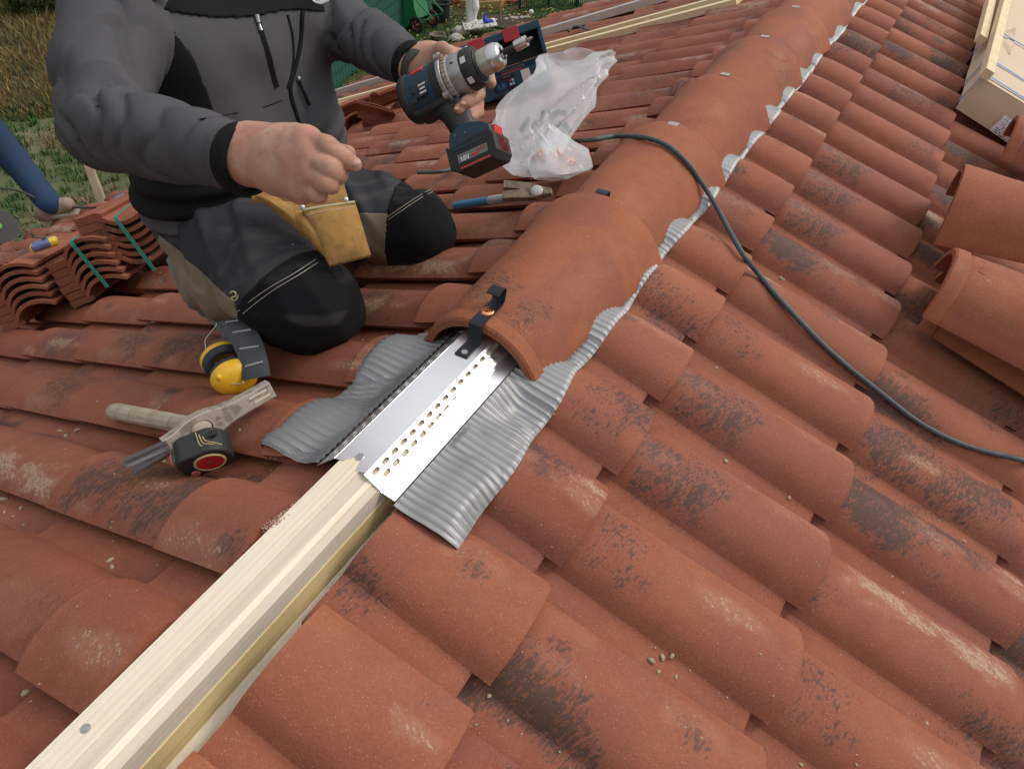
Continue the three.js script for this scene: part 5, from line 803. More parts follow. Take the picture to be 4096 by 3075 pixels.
{ // cordless drill
  const t = thing('cordless_drill', 'blue cordless drill driver with grey gearbox and red trimmed battery', 'drill');
  const rear = D(1656, 397, 1.385), chuck = D(2000, 217, 1.290), X = chuck.clone().sub(rear).normalize(); let Y = rear.clone().lerp(chuck, 0.45).sub(D(1965, 640, 1.315)); Y.addScaledVector(X, -Y.dot(X)).normalize(); const Z = X.clone().cross(Y);
  t.applyMatrix4(basis(X, Y, Z, rear).multiply(new THREE.Matrix4().makeScale(0.96, 0.96, 0.96))); const sz = Z.dot(RZ) > 0 ? 1 : -1; // side that faces the camera
  const blue = std(0.012, 0.040, 0.070, 0.45), blk = std(0.017, 0.018, 0.019, 0.6), red = std(0.55, 0.035, 0.035, 0.45), grey = std(0.38, 0.37, 0.38, 0.40, { metalness: 0.75 }), steel = std(0.66, 0.66, 0.66, 0.28, { metalness: 0.95 }), lightM = std(0.62, 0.62, 0.60, 0.5);
  const lat = (P, n = 36) => { const g = new THREE.LatheGeometry(P.map(q => new THREE.Vector2(...q)), n); g.rotateZ(-Math.PI / 2); return fixWinding(toCreasedNormals(g, 0.55)); }; // radius, x
  // motor housing: rounded box, black rear cap
  const mh = new THREE.Shape(); mh.absellipse(0, 0, 0.041, 0.044, 0, Math.PI * 2); const ext = (sh, x0, x1, b = 0.004) => { const g = new THREE.ExtrudeGeometry(sh, { depth: x1 - x0 - 2 * b, bevelEnabled: true, bevelSize: b, bevelThickness: b, bevelSegments: 2, curveSegments: 20 }); g.rotateY(Math.PI / 2); g.translate(x0 + b, 0, 0); return g; };
  mesh('motor_housing', ext(mh, 0.004, 0.078), blue, t); mesh('rear_cap', ext((() => { const s = new THREE.Shape(); s.absellipse(0, 0, 0.040, 0.043, 0, Math.PI * 2); return s; })(), -0.012, 0.012, 0.008), blk, t);
  mesh('rubber_band', ext((() => { const s = new THREE.Shape(); s.absellipse(0, 0, 0.0425, 0.0455, 0, Math.PI * 2); return s; })(), 0.068, 0.090, 0.003), blk, t);
  mesh('lower_rubber', at(bx(0.085, 0.018, 0.060, 0.008), 0.045, -0.043, 0), blk, t);
  for (const [x, y, w, h] of [[0.026, -0.006, 0.010, 0.016], [0.026, -0.028, 0.012, 0.010], [0.048, -0.012, 0.020, 0.030]]) mesh('air_vent', at(bx(w, h, 0.004, 0.001), x, y, sz * 0.0435), blk, t);
  for (let r = 0; r < 3; r++) mesh('plate_print', at(bx([0.018, 0.013, 0.016][r], 0.0035, 0.0006), 0.051, -0.004 - r * 0.008, sz * 0.0458), lightM, t);
  mesh('red_switch', at(bx(0.028, 0.006, 0.020, 0.002), 0.040, 0.0335, sz * 0.0300, sz * 0.75), red, t);
  mesh('gear_flange', ext((() => { const s = new THREE.Shape(); s.absellipse(0, 0, 0.046, 0.049, 0, Math.PI * 2); return s; })(), 0.088, 0.098, 0.002), grey, t); for (const [y, z] of [[0.036, 0.034], [-0.040, 0.030]]) mesh('flange_lug', at(cyl(0.008, 0.008, 0.012, 16), 0.094, y, sz * z, 0, 0, Math.PI / 2), grey, t); mesh('flange_screw', at(cyl(0.004, 0.004, 0.014, 12), 0.095, 0.036, sz * 0.035, 0, 0, Math.PI / 2), std(0.25, 0.10, 0.05, 0.5, { metalness: 0.6 }), t);
  mesh('torque_ring', lat([[0.0001, 0.098], [0.0425, 0.098], [0.0440, 0.100], [0.0440, 0.109], [0.0425, 0.111], [0.0001, 0.111]]), grey, t);
  for (let i = 0; i < 28; i++) { const a = i / 28 * Math.PI * 2; mesh('ring_knob', at(bx(0.008, 0.0022, 0.005, 0.0006), 0.1045, 0.0442 * Math.cos(a), 0.0442 * Math.sin(a), a), std(0.40, 0.30, 0.20, 0.6), t); }
  mesh('gearbox', lat([[0.0001, 0.111], [0.0420, 0.111], [0.0425, 0.114], [0.0415, 0.134], [0.0400, 0.138], [0.0001, 0.138]]), grey, t); mesh('mark', at(bx(0.006, 0.003, 0.001), 0.124, 0.008, sz * 0.0418), blk, t);
  mesh('mode_ring', lat([[0.0001, 0.138], [0.0405, 0.138], [0.0412, 0.141], [0.0395, 0.158], [0.0360, 0.164], [0.0001, 0.164]]), blk, t);
  for (const a of [0.5, 1.5, 2.5]) mesh('mode_label', at(bx(0.011, 0.0012, 0.013, 0.0003), 0.149, 0.0408 * Math.cos(a), sz * 0.0408 * Math.sin(a), sz * a), lightM, t);
  mesh('chuck_collar', lat([[0.0001, 0.164], [0.0300, 0.164], [0.0310, 0.166], [0.0255, 0.169], [0.0001, 0.169]]), blk, t);
  mesh('chuck_sleeve', lat([[0.0001, 0.169], [0.0250, 0.169], [0.0258, 0.172], [0.0254, 0.192], [0.0001, 0.192]]), std(0.50, 0.48, 0.42, 0.45, { metalness: 0.5 }), t);
  const ch = mesh('chuck', lat([[0.0001, 0.192], [0.0262, 0.192], [0.0266, 0.195], [0.0258, 0.205], [0.0215, 0.214], [0.0170, 0.216], [0.0130, 0.2165], [0.0125, 0.210], [0.0001, 0.210]]), steel, t);
  for (let i = 0; i < 3; i++) { const a = i * 2.094 + 0.4; mesh('jaw', at(bx(0.012, 0.008, 0.007, 0.001), 0.214, 0.0088 * Math.cos(a), 0.0088 * Math.sin(a), a), steel, ch); }
  mesh('bit_holder', merge([at(cyl(0.0058, 0.0058, 0.040, 14), 0.230, 0, 0, 0, 0, Math.PI / 2), ]), blk, t); mesh('holder_tip', lat([[0.0001, 0.246], [0.0098, 0.246], [0.0104, 0.248], [0.0100, 0.262], [0.0104, 0.264], [0.0098, 0.271], [0.0062, 0.272], [0.0060, 0.268], [0.0001, 0.268]]), steel, t); mesh('screw_bit', merge([at(new THREE.CylinderGeometry(0.0032, 0.0036, 0.012, 6), 0.274, 0, 0, 0, 0, -Math.PI / 2), at(new THREE.ConeGeometry(0.0032, 0.006, 4), 0.283, 0, 0, 0, 0, -Math.PI / 2)]), std(0.35, 0.33, 0.31, 0.35, { metalness: 0.9 }), t);
  // handle, sloping a little forward to the foot
  const hs = chain([[V(0.080, -0.045, 0), V(0.091, -0.085, 0), 0.0225, 0.0195], [V(0.091, -0.085, 0), V(0.098, -0.118, 0), 0.0195, 0.0215], [V(0.045, -0.040, 0), V(0.082, -0.065, 0), 0.018, 0.019], [V(0.070, -0.05, 0), V(0.086, -0.10, 0), 0.016, 0.016]], 0.014);
  mesh('handle', sdfMesh(p => hs(p) + 0.0006 * Math.sin(p.y * 700), V(0.01, -0.16, -0.04), V(0.14, -0.01, 0.04), 0.004), blk, t);
  const hb = chain([[V(0.098, -0.050, 0), V(0.109, -0.118, 0), 0.0165, 0.0190]], 0.01); mesh('handle_insert', sdfMesh(hb, V(0.07, -0.15, -0.03), V(0.14, -0.03, 0.03), 0.004), std(0.026, 0.030, 0.030, 0.4), t);
  mesh('trigger', at(bx(0.012, 0.024, 0.016, 0.005), 0.112, -0.056, 0, 0, 0, 0.12), blk, t);
  const t0 = new THREE.Group(); t0.name = 'foot_and_battery'; t0.position.set(0.012, 0.006, 0); t0.scale.set(0.86, 0.82, 0.92); t.add(t0);
  for (const [x, y] of [[0.090, -0.156], [0.118, -0.160]]) mesh('housing_screw', at(cyl(0.0042, 0.0042, 0.003, 12), x, y, sz * 0.0305, Math.PI / 2), std(0.12, 0.13, 0.14, 0.4, { metalness: 0.7 }), t0);
  // foot and battery
  const foot = new THREE.Shape([[0.070, -0.172], [0.076, -0.150], [0.098, -0.140], [0.135, -0.142], [0.158, -0.150], [0.176, -0.164], [0.178, -0.176], [0.070, -0.182]].map(q => new THREE.Vector2(...q)));
  const pr = (s, w, b = 0.003) => { const g = new THREE.ExtrudeGeometry(s, { depth: w - 2 * b, bevelEnabled: true, bevelSize: b, bevelThickness: b, bevelSegments: 2 }); g.translate(0, 0, -w / 2 + b); return g; };
  mesh('foot', pr(foot, 0.060), blue, t0); mesh('charge_display', at(bx(0.014, 0.008, 0.012, 0.001), 0.128, -0.140, sz * 0.014), lightM, t0);
  const bat = new THREE.Shape([[0.062, -0.180], [0.070, -0.186], [0.176, -0.178], [0.184, -0.190], [0.184, -0.228], [0.174, -0.240], [0.080, -0.242], [0.064, -0.230]].map(q => new THREE.Vector2(...q)));
  mesh('battery', pr(bat, 0.072, 0.004), blk, t0); const battery = t0;
  mesh('release_button', at(bx(0.012, 0.020, 0.034, 0.002), 0.180, -0.172, 0, 0, 0, -0.2), red, battery); mesh('red_trim', at(bx(0.004, 0.040, 0.040, 0.0015), 0.1860, -0.208, 0), red, battery); mesh('red_trim', at(bx(0.080, 0.005, 0.004, 0.001), 0.128, -0.239, sz * 0.0350), red, battery);
  mesh('label_plate', at(bx(0.080, 0.020, 0.0012, 0.0005), 0.126, -0.216, sz * 0.0362), std(0.16, 0.17, 0.18, 0.5), battery);
  const lab = (str, s, x, y, m) => mesh('lettering', xf(text(str, s, 0.0006), new THREE.Matrix4().makeTranslation(x, y, sz * 0.0370).multiply(new THREE.Matrix4().makeRotationY(sz > 0 ? 0 : Math.PI))), m, battery); lab('18V', 0.011, 0.105, -0.219, std(0.72, 0.72, 0.72, 0.5)); lab('BOSCH', 0.006, 0.152, -0.213, red); mesh('red_label', at(bx(0.016, 0.006, 0.0008), 0.132, -0.219, sz * 0.0370), red, battery);
  mesh('blue_line', at(bx(0.080, 0.004, 0.002, 0.0005), 0.120, -0.192, sz * 0.0362), blue, battery);
}
// ---------------------------------------------------------------- clear bag of screws
{
  const t = thing('plastic_bag', 'crumpled clear plastic bag of copper screws standing by the ridge', 'bag');
  const film = phys(0.92, 0.93, 0.95, 0.28, { transmission: 0.68, thickness: 0, ior: 1.35, side: THREE.DoubleSide });
  const AW = RZ.clone().multiplyScalar(-0.8).addScaledVector(RY, 0.5).normalize(); // away from the camera
  const ridge = (x) => 1 - Math.abs(2 * (x - Math.floor(x)) - 1);
  const bagWall = (K, ph, steps, n) => { // keys: px x, y, depth, half width px, half depth m, tilt of the mouth
    const pos = [], idx = [];
    for (let s = 0; s <= steps; s++) { const v = s / steps, u = v * (K.length - 1), i = Math.min(K.length - 2, Math.floor(u)), f = u - i, k = K[i].map((q, e) => mix(q, K[i + 1][e], f)); const c = D(k[0], k[1], k[2]);
      for (let j = 0; j < n; j++) { const a = j / n * Math.PI * 2, cx = Math.cos(a), sy = Math.sin(a);
        const w = 1 + 0.30 * (vn(cx * 1.7 + ph + 5 + v * 0.8, sy * 1.7 + v * 1.2) - 0.5) + 0.22 * (ridge(a * 0.85 + ph + 1.3 * vn(v * 3 + ph, a * 0.6) + v * 0.6) - 0.5) * (0.35 + 0.65 * v) + 0.16 * (ridge(v * 3.1 - a * 0.35 + 2 * vn(a, v * 2 + ph)) - 0.5) + 0.10 * (vn(cx * 5 + v * 6, sy * 5 + ph) - 0.5);
        const p = c.clone().addScaledVector(RX, k[3] * k[2] / FPX * w * cx).addScaledVector(AW, k[4] * w * sy).addScaledVector(RY, (k[5] * cx + 0.035 * v * (vn(cx * 2 + ph, sy * 2) - 0.5))); pos.push(p.x, p.y, p.z); } }
    for (let s = 0; s < steps; s++) for (let j = 0; j < n; j++) { const a = s * n + j, b = s * n + (j + 1) % n; idx.push(a, b, a + n, b, b + n, a + n); }
    const g = new THREE.BufferGeometry(); g.setAttribute('position', new THREE.Float32BufferAttribute(pos, 3)); g.setIndex(idx); mesh('bag_film', toCreasedNormals(g, 0.35), film, t); };
  bagWall([[2120, 700, 1.84, 60, 0.020, 0], [2115, 640, 1.90, 120, 0.05, 0], [2120, 540, 1.94, 165, 0.065, 0], [2180, 430, 1.96, 190, 0.065, 0.005], [2250, 330, 1.96, 165, 0.055, 0.012], [2300, 260, 1.97, 150, 0.040, 0.012], [2310, 215, 1.97, 145, 0.034, 0.006]], 1, 34, 64);
  bagWall([[2205, 715, 1.80, 60, 0.016, 0], [2235, 670, 1.81, 125, 0.04, 0], [2240, 600, 1.83, 105, 0.04, 0], [2195, 545, 1.84, 55, 0.028, 0.004], [2165, 510, 1.84, 40, 0.016, 0.004]], 7, 22, 48);
  // screws and dark clips inside
  const sg = merge([cyl(0.0024, 0.0012, 0.034, 6), at(cyl(0.0045, 0.0045, 0.002, 8), 0, 0.017, 0), at(cyl(0.0085, 0.0085, 0.0015, 10), 0, 0.010, 0)]);
  for (let i = 0; i < 70; i++) { const p = D(rr(2130, 2300), rr(610, 715), rr(1.83, 1.90)); const m = mesh('copper_screw', sg, copperMat, t); m.position.copy(p); m.rotation.set(rr(0, 6), rr(0, 6), rr(0, 6)); }
  const cg = bx(0.032, 0.002, 0.014); for (let i = 0; i < 26; i++) { const p = D(rr(2090, 2290), rr(440, 560), rr(1.93, 2.0)); const m = mesh('spare_clip', cg, ridgeClipMat, t); m.position.copy(p); m.rotation.set(rr(0, 6), rr(0, 6), rr(0, 6)); }
}
// ---------------------------------------------------------------- open tool case
{
  const t = thing('tool_case', 'open blue plastic tool case with red latches behind the clear bag', 'tool case');
  const blue = std(0.012, 0.055, 0.090, 0.5), dark = std(0.010, 0.011, 0.012, 0.7), red = std(0.42, 0.03, 0.045, 0.5);
  const w = RX.clone().addScaledVector(NL, -RX.dot(NL)).normalize(), f = w.clone().cross(NL).normalize(); // f points back to the camera
  const O = onL(1905, 425, 0.055); t.applyMatrix4(basis(w, NL, f, O)); // origin front-left-bottom corner, x right, y up, z to camera
  const W = 0.37, Dp = 0.23, H = 0.09, th = 0.006;
  mesh('base_tray', merge([at(bx(W, th, Dp), W / 2, th / 2, -Dp / 2), at(bx(W, H, th), W / 2, H / 2, -th / 2), at(bx(W, H, th), W / 2, H / 2, -Dp + th / 2), at(bx(th, H, Dp), th / 2, H / 2, -Dp / 2), at(bx(th, H, Dp), W - th / 2, H / 2, -Dp / 2)]), blue, t);
  mesh('insert', at(bx(W - 0.02, 0.05, Dp - 0.02, 0.005), W / 2, 0.035, -Dp / 2), dark, t);
  mesh('spare_battery', at(bx(0.12, 0.04, 0.07, 0.008), 0.20, 0.075, -0.12), dark, t); mesh('spare_stripe', at(bx(0.10, 0.012, 0.003), 0.20, 0.080, -0.083), red, t);
  const lid = new THREE.Group(); lid.name = 'lid'; lid.position.set(0, H + 0.002, -Dp); lid.rotation.x = -0.15; t.add(lid); // stands up from the back edge
  const LH = 0.125; for (const [g, m, n] of [[at(bx(W, LH, th), W / 2, LH / 2, 0), dark, 'lid_panel'], [at(bx(W + 0.02, 0.035, 0.11, 0.006), W / 2, LH, 0.045), blue, 'lid_rim'], [at(bx(0.02, LH, 0.10, 0.005), 0, LH / 2, 0.045), blue, 'lid_side'], [at(bx(0.02, LH, 0.10, 0.005), W, LH / 2, 0.045), blue, 'lid_side'], [at(bx(0.075, 0.055, 0.006, 0.002), 0.075, LH - 0.004, 0.104), red, 'latch'], [at(bx(0.075, 0.055, 0.006, 0.002), W - 0.13, LH - 0.004, 0.104), red, 'latch']]) mesh(n, g, m, lid);
  const cv = document.createElement('canvas'); cv.width = 256; cv.height = 192; const c = cv.getContext('2d'); c.fillStyle = '#0b1524'; c.fillRect(0, 0, 256, 192); const gr = c.createRadialGradient(90, 120, 6, 90, 120, 80); gr.addColorStop(0, '#2f7fc4'); gr.addColorStop(1, '#0b1524'); c.fillStyle = gr; c.fillRect(0, 40, 180, 152); c.fillStyle = '#121212'; c.fillRect(70, 60, 26, 90); c.fillStyle = '#d0383c'; c.font = 'bold 28px sans-serif'; c.fillText('BOSCH', 130, 30); c.fillStyle = '#e8e8e8'; c.font = 'bold 22px sans-serif'; c.fillText('18V', 10, 30); c.fillStyle = '#b23a44'; c.fillRect(186, 62, 26, 30); c.fillStyle = '#9fb3c4'; for (const [x, y] of [[220, 62], [186, 112], [220, 112]]) c.fillRect(x, y, 28, 36);
  const ct = new THREE.CanvasTexture(cv); ct.colorSpace = THREE.SRGBColorSPace ?? THREE.SRGBColorSpace;
  mesh('sticker', at(new THREE.PlaneGeometry(0.10, 0.060), 0.155, 0.054, 0.0035), std(1, 1, 1, 0.5, { map: ct }), t); mesh('clasp', at(bx(0.12, 0.016, 0.012, 0.004), 0.16, 0.006, 0.006), dark, t);
  mesh('warning_label', at(bx(0.04, 0.05, 0.001), 0.26, 0.060, 0.004), std(0.68, 0.62, 0.60, 0.6), t);
}
// ---------------------------------------------------------------- second roofer at the eave, grinder, thin lead
{
  const p2 = thing('person', 'second roofer in blue jeans and tan boots standing at the eave', 'person');
  const denim = phys(0.030, 0.052, 0.105, 0.92, { specularIntensity: 0.2, bumpMap: grainMap, bumpScale: 0.0004 });
  const G = (x, y) => onL(x, y, 0.055), heel = G(190, 880), toe = G(285, 845);
  const ank = heel.clone().lerp(toe, 0.35).add(V(0, 0.10, 0)), kn = D(60, 640, 5.02), hip = D(-160, 370, 5.1), k2 = D(-300, 780, 4.9), a2 = D(-420, 1010, 4.75), ch = D(-230, 40, 5.0), sh = D(-240, -60, 5.0), hand = D(-90, 700, 4.7);
  const JP = [[hip, kn, 0.12, 0.098], [kn, ank, 0.098, 0.082], [hip, k2, 0.12, 0.095], [k2, a2, 0.09, 0.08]], jf = chain(JP, 0.03), [lo, hi] = bounds(JP, 0.03);
  mesh('jeans', sdfMesh(p => jf(p) - 0.006 * Math.sin(p.y * 7 + p.x * 5 + 2 * Math.sin(p.z * 6)), lo, hi, 0.016), denim, p2);
  const tp = [[hip, ch, 0.16, 0.18], [sh, ch, 0.16, 0.18], [sh, D(-60, 330, 4.75), 0.08, 0.07], [D(-60, 330, 4.75), hand, 0.065, 0.05]], tf = chain(tp, 0.05), [lo2, hi2] = bounds(tp, 0.03); mesh('sweater', sdfMesh(tf, lo2, hi2, 0.025), std(0.06, 0.07, 0.09, 0.9), p2);
  const hp = [[hand, hand.clone().add(V(0.02, -0.06, 0.05)), 0.04, 0.03], [sh, D(-240, -260, 5.0), 0.07, 0.09], [hip, ch, 0.1, 0.1], [hip, kn, 0.06, 0.05], [kn, ank, 0.05, 0.04], [D(-240, -260, 5.0), D(-240, -290, 5.0), 0.095, 0.10]], hf = chain(hp, 0.03), [lo3, hi3] = bounds(hp, 0.03); mesh('body', sdfMesh(hf, lo3, hi3, 0.02), skin, p2);
  { const h0 = D(-240, -275, 5.0); mesh('hair', sdfMesh(p => Math.max(p.distanceTo(h0) - 0.112, h0.y + 0.02 - p.y), h0.clone().addScalar(-0.16), h0.clone().addScalar(0.16), 0.02), std(0.06, 0.045, 0.03, 0.9), p2); }
  const bp = [[heel.clone().add(V(0, 0.05, 0)), toe.clone().add(V(-0.02, 0.045, 0)), 0.055, 0.05], [heel.clone().add(V(0.02, 0.06, 0)), ank, 0.055, 0.065]], bf = chain(bp, 0.02), [lo4, hi4] = bounds(bp, 0.03); const bt = mesh('boot', sdfMesh(p => Math.max(bf(p) - 0.006 * vn3(p.x * 25, p.y * 25, p.z * 25), heel.y + 0.012 - p.y + (p.x - heel.x) * -0.1), lo4, hi4, 0.011), beigeMat, p2);
  const ax = toe.clone().sub(heel).setY(0).normalize(), sg = bx(heel.distanceTo(toe) + 0.08, 0.035, 0.11, 0.015); mesh('sole', xf(sg, basis(ax, V(0, 1, 0), ax.clone().cross(V(0, 1, 0)), heel.clone().lerp(toe, 0.5).add(V(0, 0.012, 0)))), std(0.22, 0.21, 0.18, 0.9), bt);
  const gr = thing('angle_grinder', 'angle grinder with dark cutting disc and green hub beside the jeans', 'grinder');
  const gc = D(-10, 905, 4.6), gd = RX.clone().multiplyScalar(0.55).addScaledVector(RZ, 0.7).addScaledVector(RY, 0.1).normalize(), gq = new THREE.Quaternion().setFromUnitVectors(V(0, 1, 0), gd), Pg = (g) => { g.applyQuaternion(gq); g.translate(gc.x, gc.y, gc.z); return g; };
  mesh('disc', Pg(cyl(0.115, 0.115, 0.004, 40)), std(0.03, 0.03, 0.03, 0.6), gr); mesh('hub', Pg(at(cyl(0.022, 0.025, 0.012, 24), 0, 0.007, 0)), std(0.10, 0.33, 0.05, 0.5), gr); mesh('guard', Pg(at(new THREE.CylinderGeometry(0.125, 0.125, 0.03, 30, 1, true, 0, Math.PI), 0, -0.01, 0)), std(0.05, 0.05, 0.055, 0.5, { side: THREE.DoubleSide }), gr); mesh('motor_body', Pg(at(cyl(0.035, 0.03, 0.3, 16), -0.18, -0.05, 0, 0, 0, Math.PI / 2)), std(0.04, 0.18, 0.08, 0.5), gr);
  tag(mesh('thin_cable', tube([D(-60, 735, 4.6), D(0, 752, 4.65), D(63, 760, 4.7), D(127, 785, 4.75), D(184, 818, 4.8), onL(255, 824, 0.09), onL(320, 830, 0.075), onL(380, 830, 0.075)], 0.008, 60, 6), std(0.05, 0.045, 0.045, 0.7)), 'thin dark cable trailing from the grinder past the tan boot', 'cable');
}
// ---------------------------------------------------------------- crumbs of mortar on the tiles
{
  const gs = []; const ico = () => { const g = new THREE.IcosahedronGeometry(1, 0); const p = g.attributes.position; const s = rr(0, 50); for (let i = 0; i < p.count; i++) { const k = 0.65 + 0.7 * vn3(p.getX(i) * 1.7 + s, p.getY(i) * 1.7, p.getZ(i) * 1.7); p.setXYZ(i, p.getX(i) * k, p.getY(i) * k, p.getZ(i) * k); } g.computeVertexNormals(); return g; };
  const vars = [ico(), ico(), ico(), ico()];
  const put = (side, x, y, r) => { const p = hit(side, x, y, r * 0.5); if (p.dot(side === 'R' ? SR : SL) < 0.11) return; const g = vars[Math.floor(rnd() * 4)].clone(); g.scale(r * rr(0.7, 1.6), r * rr(0.5, 0.8), r * rr(0.7, 1.2)); at(g, p.x, p.y, p.z, rr(-0.3, 0.3), rr(0, 6), rr(-0.3, 0.3)); gs.push(clean(g)); };
  for (const [s, x, y, r] of [['R', 2606, 2640, 0.006], ['R', 2650, 2628, 0.005], ['R', 2690, 2622, 0.0055], ['R', 2634, 2686, 0.0032], ['R', 2705, 2705, 0.003], ['R', 1957, 2782, 0.0045], ['R', 3157, 1990, 0.005], ['R', 3569, 2305, 0.004], ['R', 3608, 2367, 0.0032], ['R', 3707, 2888, 0.003], ['R', 3204, 3056, 0.004], ['R', 3124, 1110, 0.007], ['R', 3133, 1118, 0.006], ['R', 2865, 1470, 0.004], ['R', 2902, 1842, 0.0055], ['R', 2030, 2881, 0.003], ['R', 2800, 1905, 0.003], ['R', 3755, 2082, 0.004], ['R', 3857, 2163, 0.004], ['R', 2620, 2590, 0.002], ['R', 2760, 2680, 0.002],
    ['L', 15, 1995, 0.011], ['L', 82, 2032, 0.008], ['L', 15, 2048, 0.005], ['L', 50, 2065, 0.004], ['L', 92, 2100, 0.005], ['L', 428, 2246, 0.006], ['L', 440, 2240, 0.007], ['L', 445, 2268, 0.008], ['L', 452, 2166, 0.004], ['L', 870, 2288, 0.006], ['L', 97, 2770, 0.008], ['L', 260, 1742, 0.008], ['L', 300, 1722, 0.008], ['L', 312, 1716, 0.007], ['L', 240, 1722, 0.006], ['L', 388, 1606, 0.007], ['L', 960, 1720, 0.005], ['L', 580, 1823, 0.006], ['L', 655, 1845, 0.006], ['L', 610, 1288, 0.006], ['L', 640, 1092, 0.008], ['L', 1450, 1360, 0.005], ['L', 1390, 1352, 0.005], ['L', 470, 1478, 0.004], ['L', 200, 2110, 0.003], ['L', 320, 2120, 0.003]]) put(s, x, y, s === 'L' ? r * 0.62 : r * 0.85);
  for (let i = 0; i < 220; i++) { const R = rnd() < 0.5; put(R ? 'R' : 'L', R ? rr(1500, 4050) : rr(20, 1200), R ? rr(1500, 3060) : rr(1500, 2900), rr(0.0007, 0.0018)); }
  const m = mesh('mortar_crumbs', mergeGeometries(gs), std(1, 1, 1, 0.95, { map: tex(64, 64, (x, y) => lerp3([0.30, 0.24, 0.14], [0.48, 0.40, 0.27], vn(x * 20, y * 20))) })); m.userData = { kind: 'stuff', label: 'pale mortar crumbs scattered over the clay tiles', category: 'debris' };
  const sd = []; for (let i = 0; i < 260; i++) { const u = rnd(), x = mix(1060, 1210, u) + rr(-22, 10), y = mix(2120, 2000, u) + rr(-10, 12); const p = hit('L', x, y, 0.0008), g = vars[i % 4].clone(); const r = rr(0.0006, 0.0014); g.scale(r, r, r); g.translate(p.x, p.y, p.z); sd.push(clean(g)); }
  const sw = mesh('drill_dust', mergeGeometries(sd), std(0.50, 0.33, 0.25, 0.95)); sw.userData = { kind: 'stuff', label: 'reddish drilling dust along the edge of the pale batten', category: 'dust' };
}
